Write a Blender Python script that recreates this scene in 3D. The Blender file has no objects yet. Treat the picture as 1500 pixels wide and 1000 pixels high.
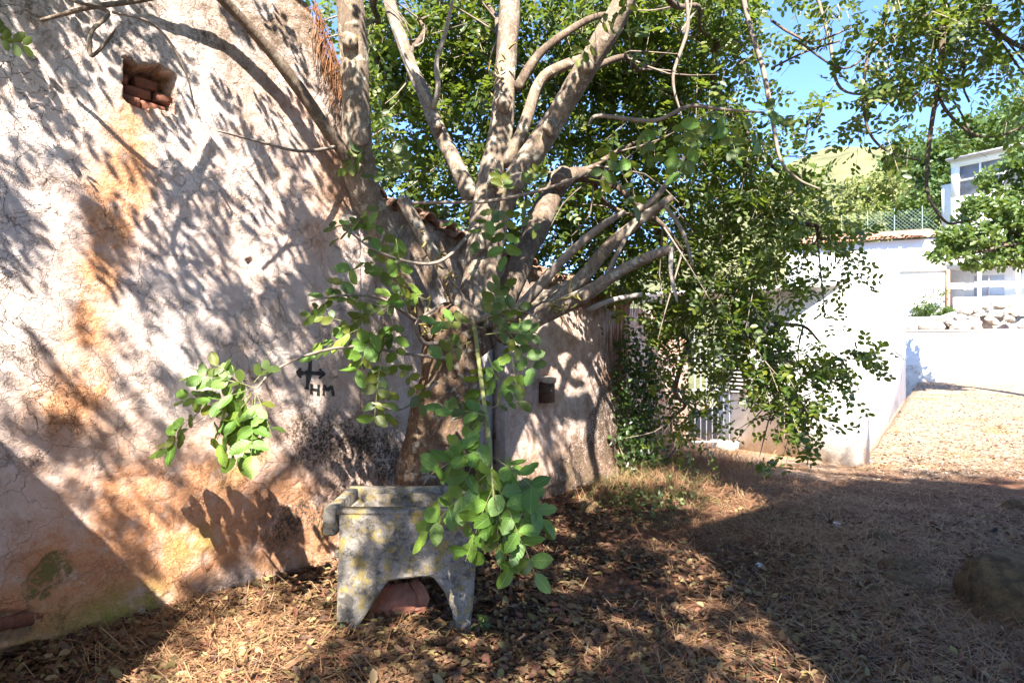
import bpy, math, random
import numpy as np
from mathutils import Vector
R = math.radians
rng = np.random.default_rng(7)
random.seed(7)
scene = bpy.context.scene
COL = scene.collection

# ---------------------------------------------------------------- camera
F = 1000.0; CH = 1.6; HZ = 520.0        # focal length in photo pixels, eye height, horizon row
cam_d = bpy.data.cameras.new('camera'); cam = bpy.data.objects.new('camera', cam_d); COL.objects.link(cam)
cam_d.sensor_width = 36; cam_d.lens = 24; cam_d.clip_end = 2000; cam_d.clip_start = 0.05
cam_d.shift_y = 20/1500.
cam.location = (0, 0, CH); cam.rotation_euler = (R(90), 0, 0)
scene.camera = cam
# ---------------------------------------------------------------- sky, sun, exposure
SUN_EL, SUN_ROT = 46.0, 180.0
w = bpy.data.worlds.new('World'); scene.world = w; w.use_nodes = True
nt = w.node_tree; nt.nodes.clear()
sky = nt.nodes.new('ShaderNodeTexSky'); sky.sky_type = 'NISHITA'; sky.sun_disc = False
sky.sun_elevation = R(SUN_EL); sky.sun_rotation = R(SUN_ROT); sky.altitude = 2500; sky.ozone_density = 6.5; sky.dust_density = 0.0; sky.air_density = 0.85
bg = nt.nodes.new('ShaderNodeBackground'); bg.inputs['Strength'].default_value = 0.115
wo = nt.nodes.new('ShaderNodeOutputWorld')
nt.links.new(sky.outputs[0], bg.inputs[0]); nt.links.new(bg.outputs[0], wo.inputs[0])
sd = bpy.data.lights.new('sun', 'SUN'); sd.energy = 4.9; sd.angle = R(0.53); sd.color = (1.0, 0.94, 0.85)
sun = bpy.data.objects.new('sun', sd); COL.objects.link(sun)
to_sun = Vector((0.0, -math.cos(R(SUN_EL)), math.sin(R(SUN_EL))))
sun.rotation_euler = to_sun.to_track_quat('Z', 'Y').to_euler(); sun.location = (0, -20, 25)
scene.view_settings.view_transform = 'Standard'; scene.view_settings.look = 'None'
scene.view_settings.exposure = 2.45; scene.view_settings.gamma = 1.0; scene.view_settings.use_curve_mapping = False
scene.cycles.max_bounces = 8; scene.cycles.transparent_max_bounces = 8
scene.cycles.diffuse_bounces = 5

# ---------------------------------------------------------------- helpers
def P(px, py, d):
    return np.array([(px-750)/F*d, d, CH-(py-HZ)/F*d])
WD = np.array([.5927, .8053]); WN = np.array([.8053, -.5927]); W0 = np.array([-2.55, 3.4])
def pxdepth(px): return 5.0524/(.736-(px-750)/F)      # where a view column meets the long old wall
def pxu(px): return (pxdepth(px)-3.4)/.8053
def uz(px, py): return pxu(px), CH-(py-HZ)/F*pxdepth(px)
def WP(u, z, off=0.0):
    u = np.asarray(u, float); z = np.asarray(z, float); off = np.asarray(off, float)
    return np.stack([W0[0]+WD[0]*u+WN[0]*off, W0[1]+WD[1]*u+WN[1]*off, z+0*u], -1)

def _h(ix, iy, iz, s):
    n = (ix.astype(np.int64)*374761393 + iy.astype(np.int64)*668265263 + iz.astype(np.int64)*2147483647 + s*974634777) & 0xffffffff
    n = ((n ^ (n >> 13))*1274126177) & 0xffffffff
    n = n ^ (n >> 16)
    return (n & 0xffffff)/float(0xffffff)
def vnoise(x, y, z=0.0, s=0):
    x, y, z = np.broadcast_arrays(np.asarray(x, float), np.asarray(y, float), np.asarray(z, float))
    ix, iy, iz = np.floor(x), np.floor(y), np.floor(z)
    fx, fy, fz = x-ix, y-iy, z-iz
    fx, fy, fz = [f*f*(3-2*f) for f in (fx, fy, fz)]
    r = 0
    for a in (0, 1):
        for b in (0, 1):
            for c in (0, 1):
                r = r+_h(ix+a, iy+b, iz+c, s)*(fx if a else 1-fx)*(fy if b else 1-fy)*(fz if c else 1-fz)
    return r*2-1
def fbm(x, y, z=0.0, oct=4, s=0):
    r = 0; a = 1.0; t = 0
    for i in range(oct):
        r = r+a*vnoise(np.asarray(x)*2**i, np.asarray(y)*2**i, np.asarray(z)*2**i, s+i); t += a; a *= .5
    return r/t
def sstep(a, b, x):
    t = np.clip((x-a)/(b-a), 0, 1); return t*t*(3-2*t)

ORG = {}      # object name -> world position of its own origin
def org(o): return np.array(ORG.get(o.name, (0, 0, 0))) if o is not None else np.zeros(3)
def fast_mesh(name, V, faces_list):
    """faces_list: list of (n,k) int arrays"""
    me = bpy.data.meshes.new(name)
    V = np.asarray(V, np.float32)
    me.vertices.add(len(V)); me.vertices.foreach_set('co', V.ravel())
    li = np.concatenate([np.asarray(f, np.int32).ravel() for f in faces_list])
    ln = np.concatenate([np.full(len(f), np.asarray(f).shape[1], np.int32) for f in faces_list])
    st = np.concatenate([[0], np.cumsum(ln)[:-1]]).astype(np.int32)
    me.loops.add(len(li)); me.loops.foreach_set('vertex_index', li)
    me.polygons.add(len(ln)); me.polygons.foreach_set('loop_start', st); me.polygons.foreach_set('loop_total', ln)
    me.update(calc_edges=True); me.validate()
    return me
def smooth(me, on=True):
    me.polygons.foreach_set('use_smooth', np.full(len(me.polygons), on)); me.update()
def link(name, me, mat=None, parent=None, loc=None, sm=False, kind=None):
    o = bpy.data.objects.new(name, me); COL.objects.link(o)
    if mat is not None and me is not None and len(me.materials) == 0: me.materials.append(mat)
    if sm: smooth(me)
    if parent is not None:
        o.parent = parent
        o.location = tuple(np.asarray(loc)-org(parent)) if loc is not None else (0, 0, 0)
        ORG[o.name] = tuple(loc) if loc is not None else tuple(org(parent))
    elif loc is not None:
        o.location = tuple(loc); ORG[o.name] = tuple(loc)
    if kind: o['kind'] = kind
    return o
def part(name, V, faces, mat, parent=None, sm=False, kind=None, loc=None):
    """mesh given in world coordinates, linked as an object (below parent if given)"""
    o0 = np.asarray(loc) if loc is not None else org(parent)
    V = np.asarray(V, float)-o0
    me = fast_mesh(name, V, faces if isinstance(faces, list) else [faces])
    return link(name, me, mat, parent, loc, sm, kind)
def thing(name, label, cat, loc, group=None):
    o = bpy.data.objects.new(name, None); COL.objects.link(o); o.empty_display_size = .2
    o.location = tuple(loc); ORG[o.name] = tuple(loc)
    return tag(o, label, cat, group)
def tag(o, label, cat, group=None):
    o['label'] = label; o['category'] = cat
    if group: o['group'] = group
    return o
class MB:
    def __init__(s): s.V = []; s.Q = []; s.T = []; s.n = 0
    def add(s, V, Q=None, T=None):
        V = np.asarray(V, float).reshape(-1, 3); s.V.append(V)
        if Q is not None and len(Q): s.Q.append(np.asarray(Q, int).reshape(-1, 4)+s.n)
        if T is not None and len(T): s.T.append(np.asarray(T, int).reshape(-1, 3)+s.n)
        s.n += len(V); return s
    def get(s):
        f = []
        if s.Q: f.append(np.concatenate(s.Q))
        if s.T: f.append(np.concatenate(s.T))
        return np.concatenate(s.V), f
    def build(s, name, mat, parent=None, sm=False, kind=None, loc=None):
        V, f = s.get(); return part(name, V, f, mat, parent, sm, kind, loc)
BQ = np.array([[0,3,2,1],[4,5,6,7],[0,1,5,4],[1,2,6,5],[2,3,7,6],[3,0,4,7]])
def boxV(c, ax, ay, az):
    """centre, half-axis vectors"""
    c = np.asarray(c, float); ax, ay, az = [np.asarray(a, float) for a in (ax, ay, az)]
    return np.array([c+sx*ax+sy*ay+sz*az for sz in (-1, 1) for sx, sy in ((-1,-1),(1,-1),(1,1),(-1,1))])
def bevel_box(c, ax, ay, az, b=.01):
    """box with chamfered edges (24 verts)"""
    c = np.asarray(c, float); A = [np.asarray(a, float) for a in (ax, ay, az)]
    L = [np.linalg.norm(a) for a in A]; U = [a/l for a, l in zip(A, L)]
    V = []; idx = {}
    for sx in (-1, 1):
        for sy in (-1, 1):
            for sz in (-1, 1):
                s = (sx, sy, sz)
                for k in range(3):
                    p = c.copy()
                    for j in range(3): p = p+s[j]*U[j]*(L[j] if j == k else L[j]-b)
                    idx[(s, k)] = len(V); V.append(p)
    Q = []; T = []
    for k in range(3):
        i, j = [(1, 2), (2, 0), (0, 1)][k]
        for sg in (-1, 1):
            def S(a, b_):
                s = [0, 0, 0]; s[k] = sg; s[i] = a; s[j] = b_; return tuple(s)
            q = [idx[(S(-1,-1), k)], idx[(S(1,-1), k)], idx[(S(1,1), k)], idx[(S(-1,1), k)]]
            Q.append(q if sg > 0 else q[::-1])
    for k in range(3):
        i, j = [(1, 2), (2, 0), (0, 1)][k]
        for si in (-1, 1):
            for sj in (-1, 1):
                def S(a):
                    s = [0, 0, 0]; s[k] = a; s[i] = si; s[j] = sj; return tuple(s)
                q = [idx[(S(-1), i)], idx[(S(1), i)], idx[(S(1), j)], idx[(S(-1), j)]]
                Q.append(q if si*sj < 0 else q[::-1])
    for sx in (-1, 1):
        for sy in (-1, 1):
            for sz in (-1, 1):
                t = [idx[((sx,sy,sz), 0)], idx[((sx,sy,sz), 1)], idx[((sx,sy,sz), 2)]]
                T.append(t if sx*sy*sz > 0 else t[::-1])
    return np.array(V), np.array(Q), np.array(T)
def catmull(pts, n=6):
    p = np.asarray(pts, float)
    p = np.vstack([2*p[0]-p[1], p, 2*p[-1]-p[-2]])
    out = []
    for i in range(1, len(p)-2):
        t = np.linspace(0, 1, n, endpoint=False)[:, None]
        a, b, c, d = p[i-1], p[i], p[i+1], p[i+2]
        out.append(.5*((2*b)+(-a+c)*t+(2*a-5*b+4*c-d)*t*t+(-a+3*b-3*c+d)*t**3))
    out.append(p[-2][None]); return np.vstack(out)
def tube(pts, rad, n=10, sub=6, bump=0.0, seed=0, cap=True, knots=()):
    """pts (k,3), rad (k,)"""
    pr = catmull(np.hstack([np.asarray(pts, float), np.asarray(rad, float)[:, None]]), sub) if len(pts) > 2 or sub > 1 else np.hstack([pts, np.asarray(rad)[:, None]])
    c, r = pr[:, :3], np.maximum(pr[:, 3], 1e-4)
    tg = np.gradient(c, axis=0); tg /= np.linalg.norm(tg, axis=1)[:, None]+1e-9
    nv = np.cross(tg[0], [0.3, 0.2, 0.9]); nv /= np.linalg.norm(nv)
    N = [nv]
    for i in range(1, len(c)):
        v = N[-1]-tg[i]*np.dot(N[-1], tg[i]); N.append(v/np.linalg.norm(v))
    N = np.array(N); B = np.cross(tg, N)
    a = np.linspace(0, 2*np.pi, n, endpoint=False)
    ca, sa = np.cos(a), np.sin(a)
    dirs = N[:, None]*ca[None, :, None]+B[:, None]*sa[None, :, None]
    rr = np.repeat(r[:, None], n, 1)
    if bump:
        sl = np.cumsum(np.r_[0, np.linalg.norm(np.diff(c, axis=0), axis=1)])
        rr = rr*(1+bump*fbm(ca[None]*1.6+seed*7.3, sa[None]*1.6, sl[:, None]*3.0, 4, seed)*1.6)
        rr = rr*(1+bump*.5*vnoise(ca[None]*4+seed, sa[None]*4, sl[:, None]*1.2, seed+9))
    V = c[:, None]+dirs*rr[..., None]
    m = len(c); V = V.reshape(-1, 3)
    i = np.arange(m-1)[:, None]*n; j = np.arange(n)[None]; j2 = (j+1) % n
    Q = np.stack([i+j, i+j2, i+n+j2, i+n+j], -1).reshape(-1, 4)
    T = []
    if cap:
        V = np.vstack([V, c[-1:]+tg[-1:]*r[-1]*.3, c[:1]-tg[:1]*r[0]*.3]); e = m*n
        jj = np.arange(n); T = np.vstack([np.stack([(m-1)*n+jj, (m-1)*n+(jj+1) % n, np.full(n, e)], -1), np.stack([(jj+1) % n, jj, np.full(n, e+1)], -1)])
    return V, Q, T

# ---------------------------------------------------------------- materials
def mat(name):
    m = bpy.data.materials.new(name); m.use_nodes = True; t = m.node_tree; t.nodes.clear()
    o = t.nodes.new('ShaderNodeOutputMaterial'); b = t.nodes.new('ShaderNodeBsdfPrincipled'); t.links.new(b.outputs[0], o.inputs[0])
    b.inputs['Roughness'].default_value = .85
    return m, t, b, o
class NT:
    def __init__(s, t): s.t = t
    def n(s, ty, **k):
        nd = s.t.nodes.new(ty)
        for a, v in k.items(): setattr(nd, a, v)
        return nd
    def l(s, a, b): s.t.links.new(a, b)
    def val(s, x, sock):
        if hasattr(x, 'is_output') or hasattr(x, 'links'): s.l(x, sock)
        else: sock.default_value = x
    def noise(s, vec, sc, det=5, rough=.6, dist=0.0, out=0):
        n = s.n('ShaderNodeTexNoise'); s.l(vec, n.inputs['Vector']); n.inputs['Scale'].default_value = sc
        n.inputs['Detail'].default_value = det; n.inputs['Roughness'].default_value = rough; n.inputs['Distortion'].default_value = dist
        return n.outputs[out]
    def voro(s, vec, sc, feat='F1', out=0):
        n = s.n('ShaderNodeTexVoronoi', feature=feat); s.l(vec, n.inputs['Vector']); n.inputs['Scale'].default_value = sc
        return n.outputs[out]
    def ramp(s, f, *st):
        n = s.n('ShaderNodeValToRGB'); s.l(f, n.inputs[0]); e = n.color_ramp.elements
        while len(e) < len(st): e.new(.5)
        for k, (p, c) in enumerate(st):
            e[k].position = p; e[k].color = (c, c, c, 1) if not hasattr(c, '__len__') else (*c, 1)
        return n.outputs[0]
    def mr(s, f, a, b, c=0., d=1.):
        n = s.n('ShaderNodeMapRange', interpolation_type='SMOOTHSTEP'); s.l(f, n.inputs[0])
        for i, v in enumerate((a, b, c, d)): n.inputs[1+i].default_value = v
        return n.outputs[0]
    def mix(s, f, a, b, mode='MIX'):
        n = s.n('ShaderNodeMix', data_type='RGBA', blend_type=mode)
        s.val(f, n.inputs[0])
        for x, k in ((a, 6), (b, 7)):
            if isinstance(x, tuple): n.inputs[k].default_value = (*x, 1)
            else: s.l(x, n.inputs[k])
        return n.outputs[2]
    def m(s, op, a, b=None, clamp=False):
        n = s.n('ShaderNodeMath', operation=op, use_clamp=clamp); s.val(a, n.inputs[0])
        if b is not None: s.val(b, n.inputs[1])
        return n.outputs[0]
    def bump(s, h, strength, dist, normal=None):
        n = s.n('ShaderNodeBump'); s.l(h, n.inputs['Height']); n.inputs['Strength'].default_value = strength; n.inputs['Distance'].default_value = dist
        if normal is not None: s.l(normal, n.inputs['Normal'])
        return n.outputs[0]
    def pos(s): return s.n('ShaderNodeNewGeometry').outputs['Position']
    def obj(s): return s.n('ShaderNodeTexCoord').outputs['Object']
    def attr(s, name, out='Color'): return s.n('ShaderNodeAttribute', attribute_name=name).outputs[out]

def simple(name, col, rough=.85, var=.25, sc=12., bump=.3, bd=.01, metal=0.0, coords='obj', spec=None):
    m, t, b, o = mat(name); g = NT(t); v = g.obj() if coords == 'obj' else g.pos()
    n1 = g.noise(v, sc, 6, .65); n2 = g.noise(v, sc*6, 4, .7)
    f = g.mr(n1, .3, .7)
    c = tuple(col); d = tuple(x*(1-var) for x in c); e = tuple(min(1, x*(1+var)) for x in c)
    c1 = g.mix(f, d, e); c2 = g.mix(g.m('MULTIPLY', g.mr(n2, .4, .75), var), c1, tuple(x*.55 for x in c))
    g.l(c2, b.inputs['Base Color']); b.inputs['Roughness'].default_value = rough; b.inputs['Metallic'].default_value = metal
    if spec is not None: b.inputs['Specular IOR Level'].default_value = spec
    g.l(g.bump(n2, bump, bd, g.bump(n1, bump, bd*3)), b.inputs['Normal'])
    return m

def wall_material():
    """old limewash over earthen render: attribute 'ma' = stain/mould/moss/bare, 'mb' = dirt/rust/blur"""
    m, t, b, o = mat('old_limewash_plaster'); g = NT(t); v = g.pos()
    ma = g.n('ShaderNodeSeparateColor'); g.l(g.attr('ma'), ma.inputs[0]); bare = g.attr('ma', 'Alpha')
    mb = g.n('ShaderNodeSeparateColor'); g.l(g.attr('mb'), mb.inputs[0]); fresh = g.attr('mb', 'Alpha')
    n_big = g.noise(v, 1.6, 6, .62); n_mid = g.noise(v, 7, 8, .68, .3); n_fine = g.noise(v, 45, 6, .72); n_gr = g.noise(v, 170, 3, .6)
    wv = g.n('ShaderNodeVectorMath', operation='MULTIPLY_ADD'); 
    nc = g.noise(v, 5, 5, .6, 0, 1); g.l(nc, wv.inputs[0]); wv.inputs[1].default_value = (.22, .22, .22); g.l(v, wv.inputs[2])
    crack = g.voro(wv.outputs[0], 9, 'DISTANCE_TO_EDGE'); crack2 = g.voro(wv.outputs[0], 3.4, 'DISTANCE_TO_EDGE'); crack3 = g.voro(wv.outputs[0], 26, 'DISTANCE_TO_EDGE')
    base = g.mix(g.mr(n_big, .35, .65), (.60, .50, .455), (.70, .62, .58))
    base = g.mix(g.mr(n_mid, .42, .72, 0, .55), base, (.46, .34, .28))
    base = g.mix(g.m('MULTIPLY', mb.outputs[2], .6), base, g.mix(g.mr(n_fine, .4, .65), (.60, .50, .45), (.50, .38, .31)))
    # ochre earth showing where the limewash has worn thin
    k = g.m('MULTIPLY', ma.outputs[0], g.mr(n_mid, .22, .62, .25, 1.25), True)
    earth = g.mix(g.mr(n_fine, .35, .65), (.50, .22, .105), (.60, .33, .185))
    base = g.mix(k, base, earth)
    # yellow green algae bloom
    k = g.m('MULTIPLY', ma.outputs[2], g.mr(n_mid, .3, .6, .2, 1.2), True)
    base = g.mix(k, base, (.30, .27, .055))
    # black mould speckle
    sp = g.m('ADD', g.mr(n_fine, .40, .62), g.mr(n_mid, .35, .65, 0, .6))
    k = g.m('MULTIPLY', g.m('MULTIPLY', ma.outputs[1], sp), 1.25, True)
    base = g.mix(k, base, (.065, .052, .042))
    # general dirt
    k = g.m('MULTIPLY', mb.outputs[0], g.mr(n_mid, .3, .68, .15, 1.1), True)
    base = g.mix(k, base, (.20, .135, .085))
    # rust streaks
    stv = g.n('ShaderNodeVectorMath', operation='MULTIPLY'); g.l(v, stv.inputs[0]); stv.inputs[1].default_value = (22, 22, 1.6)
    ns = g.noise(stv.outputs[0], 1.0, 5, .6)
    k = g.m('MULTIPLY', mb.outputs[1], g.mr(ns, .38, .6, .1, 1.1), True)
    base = g.mix(k, base, (.23, .085, .025))
    # bare moss/cement patches
    base = g.mix(g.mr(g.m('ADD', bare, g.m('MULTIPLY', g.m('SUBTRACT', n_fine, .5), 3.0)), .25, 1.0), base, g.mix(g.mr(n_fine, .4, .6), (.10, .085, .03), (.17, .16, .055)))
    # hairline cracks, grime in them
    kc = g.m('MULTIPLY', g.mr(crack, .0, .022, 1, 0), g.mr(n_big, .42, .62))
    kc = g.m('MAXIMUM', kc, g.m('MULTIPLY', g.mr(crack2, .0, .008, 1, 0), .8))
    kc = g.m('MAXIMUM', kc, g.m('MULTIPLY', g.mr(crack3, .0, .05, .7, 0), g.mr(n_mid, .5, .68)))
    kc = g.m('MULTIPLY', g.m('MULTIPLY', kc, g.m('SUBTRACT', 1, fresh)), g.mr(g.noise(v, 1.1, 4, .7, .4), .36, .60, .35, 1.0))
    base = g.mix(g.m('MULTIPLY', kc, .75), base, (.17, .10, .06))
    pit = g.m('MULTIPLY', g.mr(n_gr, .60, .72), .55)
    base = g.mix(pit, base, (.26, .17, .11))
    g.l(base, b.inputs['Base Color']); b.inputs['Roughness'].default_value = .93; b.inputs['Specular IOR Level'].default_value = .15
    h = g.m('ADD', g.m('MULTIPLY', n_mid, 1.0), g.m('MULTIPLY', n_fine, .45))
    h = g.m('ADD', h, g.m('MULTIPLY', kc, -.9)); h = g.m('ADD', h, g.m('MULTIPLY', n_gr, .12))
    g.l(g.bump(h, .95, .032), b.inputs['Normal'])
    return m

def leaf_material(name, cols, trans=.35, rough=.42, inst=False, dry=False):
    m, t, b, o = mat(name); g = NT(t)
    r = g.n('ShaderNodeObjectInfo').outputs['Random'] if inst else g.n('ShaderNodeNewGeometry').outputs['Random Per Island']
    st = [(i/(len(cols)-1), c) for i, c in enumerate(cols)]
    c = g.ramp(r, *st)
    v = g.pos(); n = g.noise(v, 3.0, 3, .6)
    c = g.mix(g.mr(n, .35, .7, 0, .3), c, tuple(x*.7 for x in cols[0]))
    if inst:                                            # leaf veins and a pale midrib on the close leaves
        ov = g.obj(); sp = g.n('ShaderNodeSeparateXYZ'); g.l(ov, sp.inputs[0])
        ay = g.m('ABSOLUTE', sp.outputs[1]); rib = g.mr(ay, .0, .022, 1, 0)
        wv = g.m('SINE', g.m('MULTIPLY', g.m('SUBTRACT', sp.outputs[0], g.m('MULTIPLY', ay, .7)), 46.0))
        side = g.mr(wv, .80, 1.0, 0, .10)
        c = g.mix(g.m('MAXIMUM', g.m('MULTIPLY', rib, .6), side), c, (.22, .34, .09))
        blot = g.noise(ov, 5, 4, .6); c = g.mix(g.mr(blot, .62, .8, 0, .5), c, (.16, .17, .04))
        g.l(g.bump(g.m('ADD', g.m('MULTIPLY', wv, .08), g.m('MULTIPLY', rib, -.8)), .25, .02), b.inputs['Normal'])
    g.l(c, b.inputs['Base Color']); b.inputs['Roughness'].default_value = rough
    tr = g.n('ShaderNodeBsdfTranslucent'); tc = g.mix(.55, c, (.30, .40, .03), 'MIX') if not dry else c
    g.l(tc, tr.inputs[0]); ms = g.n('ShaderNodeMixShader'); ms.inputs[0].default_value = trans
    g.l(b.outputs[0], ms.inputs[1]); g.l(tr.outputs[0], ms.inputs[2]); g.l(ms.outputs[0], o.inputs[0])
    return m

def bark_material(name, a, c, lichen=.5):
    m, t, b, o = mat(name); g = NT(t); v = g.pos()
    sv = g.n('ShaderNodeVectorMath', operation='MULTIPLY'); g.l(v, sv.inputs[0]); sv.inputs[1].default_value = (1, 1, .45)
    n1 = g.noise(sv.outputs[0], 9, 7, .66, .4); n2 = g.noise(sv.outputs[0], 60, 6, .7); n3 = g.noise(v, 14, 5, .7, .6)
    col = g.mix(g.mr(n1, .32, .68), a, c)
    col = g.mix(g.mr(n2, .42, .7, 0, .7), col, tuple(x*.4 for x in a))
    lk = g.m('MULTIPLY', g.mr(n3, .54, .62), lichen)
    col = g.mix(lk, col, g.mix(g.mr(n2, .4, .6), (.33, .33, .25), (.42, .40, .33)))
    n4 = g.noise(v, 23, 4, .6); col = g.mix(g.m('MULTIPLY', g.mr(n4, .64, .70), lichen*.9), col, (.36, .27, .05))
    g.l(col, b.inputs['Base Color']); b.inputs['Roughness'].default_value = .9; b.inputs['Specular IOR Level'].default_value = .2
    h = g.m('ADD', n1, g.m('MULTIPLY', n2, .5)); g.l(g.bump(h, .8, .02), b.inputs['Normal'])
    return m

M = {}
M['wall'] = wall_material()
M['leaf'] = leaf_material('carob_leaf_near', [(.05,.12,.015),(.09,.18,.022),(.12,.22,.03),(.065,.14,.02),(.17,.25,.03),(.10,.20,.03)], .28, .5, inst=True)
M['foliage'] = leaf_material('carob_foliage', [(.035,.065,.012),(.055,.10,.016),(.08,.12,.02),(.04,.075,.014),(.17,.18,.02),(.06,.10,.018)], .42, .45)
M['ivy'] = leaf_material('ivy_leaf', [(.02,.045,.012),(.04,.08,.018),(.07,.12,.02)], .3, .4)
M['palegreen'] = leaf_material('pale_foliage', [(.13,.15,.045),(.19,.20,.06),(.24,.25,.08),(.16,.18,.05)], .3, .6)
M['midgreen'] = leaf_material('mid_foliage', [(.04,.08,.018),(.07,.12,.022),(.11,.15,.03),(.05,.09,.02)], .35, .5)
M['hillgreen'] = leaf_material('hill_foliage', [(.035,.07,.02),(.055,.10,.025),(.08,.13,.035)], .3, .6)
M['litter'] = leaf_material('fallen_leaves', [(.06,.028,.016),(.16,.075,.036),(.028,.014,.010),(.24,.13,.06),(.10,.04,.022),(.34,.24,.11),(.045,.02,.013),(.19,.07,.04),(.26,.21,.075),(.02,.011,.009)], .1, .7, dry=True)
M['gravel'] = leaf_material('track_gravel', [(.16,.11,.075),(.28,.21,.15),(.10,.065,.04),(.33,.26,.19),(.24,.15,.08),(.33,.29,.25)], .0, .9, dry=True)
M['straw'] = leaf_material('dry_straw', [(.27,.14,.065),(.36,.215,.105),(.17,.075,.035),(.44,.30,.16),(.25,.10,.045),(.12,.055,.03)], .15, .7, dry=True)
M['root'] = leaf_material('dry_roots', [(.22,.09,.035),(.32,.15,.06),(.14,.06,.03)], .1, .8, dry=True)
M['weed'] = leaf_material('weed_green', [(.05,.08,.02),(.08,.11,.03),(.13,.14,.04)], .3, .5)
M['bark'] = bark_material('carob_bark', (.155,.112,.08), (.28,.215,.165), .8)
M['bark3'] = bark_material('trunk_bark', (.10,.058,.036), (.20,.13,.085), .55)
M['bark2'] = bark_material('dark_bark', (.10,.07,.05), (.18,.13,.095), .25)
M['twig'] = simple('twig_bark', (.20,.155,.12), .85, .3, 30, .4, .004, coords='pos')
M['deadwood'] = simple('dead_twig_bark', (.34,.29,.24), .85, .3, 30, .4, .004, coords='pos')
M['greentwig'] = simple('green_twig', (.20,.20,.07), .6, .2, 30, .2, .003, coords='pos')
M['brick'] = simple('old_brick', (.16,.06,.034), .9, .35, 22, .6, .008)
M['shard'] = simple('terracotta', (.34,.13,.075), .9, .35, 14, .5, .006)
M['tile'] = simple('roof_tile', (.42,.22,.13), .9, .35, 9, .5, .01)
M['oldtile'] = simple('weathered_roof_tile', (.24,.13,.085), .92, .45, 14, .6, .01)
M['white'] = simple('white_paint', (.80,.78,.75), .8, .05, 3, .2, .01, coords='pos')  # plain white house paint, its own even colour
M['cream'] = simple('cream_render', (.72,.66,.58), .85, .08, 3, .2, .01, coords='pos')
M['black'] = simple('black_paint', (.018,.016,.016), .6, .3, 40, .2, .002, coords='pos')
M['rock'] = simple('brown_rock', (.22,.135,.06), .95, .55, 5, 1.0, .04)
M['palerock'] = simple('pale_rubble_stone', (.50,.43,.36), .92, .25, 6, .8, .03)
M['rust'] = simple('rusty_metal', (.085,.042,.025), .7, .4, 40, .4, .003, metal=.2)
M['postbox'] = simple('grey_letterbox_lid', (.42,.33,.27), .6, .2, 30, .3, .002)
M['trim'] = simple('pinkish_plaster_trim', (.42,.34,.30), .9, .25, 10, .4, .008, coords='pos')
M['door'] = simple('weathered_grey_door', (.30,.26,.25), .8, .18, 8, .4, .005)
M['dark'] = simple('dark_interior', (.02,.018,.016), .95, .2, 5, .1, .01)
M['dark_rot'] = simple('rotten_wood', (.055,.028,.014), .95, .5, 25, .9, .01)
M['pod'] = simple('carob_pod', (.03,.017,.012), .45, .3, 30, .4, .003)
M['catkin'] = simple('old_catkins', (.24,.19,.05), .8, .4, 90, .5, .004, coords='pos')
M['paper'] = simple('white_scrap', (.68,.68,.68), .7, .1, 20, .3, .004)
M['steel'] = simple('grey_gate_bars', (.30,.30,.32), .6, .2, 20, .2, .002)
M['shutter'] = simple('grey_shutter', (.36,.34,.33), .7, .15, 10, .3, .003)
M['wire'] = simple('fence_wire', (.10,.16,.13), .6, .2, 10, .1, .002)
M['bluegrey'] = simple('blue_grey_panel', (.50,.54,.62), .6, .1, 3, .1, .003)
M['roofedge'] = simple('grey_roof_edge', (.42,.38,.37), .8, .15, 5, .2, .004)

def glass_mat():
    m, t, b, o = mat('window_glass'); g = NT(t)
    n = g.noise(g.obj(), 1.2, 3, .5); g.l(g.mix(g.mr(n, .35, .65), (.16,.17,.20), (.26,.27,.31)), b.inputs['Base Color'])
    b.inputs['Roughness'].default_value = .15; b.inputs['Specular IOR Level'].default_value = .7
    return m
M['glass'] = glass_mat()

def concrete_mat():
    m, t, b, o = mat('lichened_concrete'); g = NT(t); v = g.pos()
    n1 = g.noise(v, 9, 7, .7, .3); n2 = g.noise(v, 75, 6, .75); n3 = g.noise(v, 16, 5, .7, .5); n4 = g.noise(v, 11, 6, .72, .4)
    c = g.mix(g.mr(n1, .3, .7), (.17,.145,.12), (.29,.26,.225))
    c = g.mix(g.mr(n2, .48, .66, 0, .75), c, (.10,.085,.075))
    c = g.mix(g.mr(n2, .28, .42, .55, 0), c, (.42,.40,.37))
    c = g.mix(g.m('MULTIPLY', g.mr(n3, .50, .60), .7), c, (.055,.05,.045))
    c = g.mix(g.m('MULTIPLY', g.mr(n4, .50, .60), .8), c, g.mix(g.mr(n2, .4, .6), (.32,.22,.05), (.22,.18,.07)))
    g.l(c, b.inputs['Base Color']); b.inputs['Roughness'].default_value = .95; b.inputs['Specular IOR Level'].default_value = .15
    g.l(g.bump(g.m('ADD', g.m('MULTIPLY', n1, .7), g.m('MULTIPLY', n2, .5)), .9, .012), b.inputs['Normal'])
    return m
M['concrete'] = concrete_mat()

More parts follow.
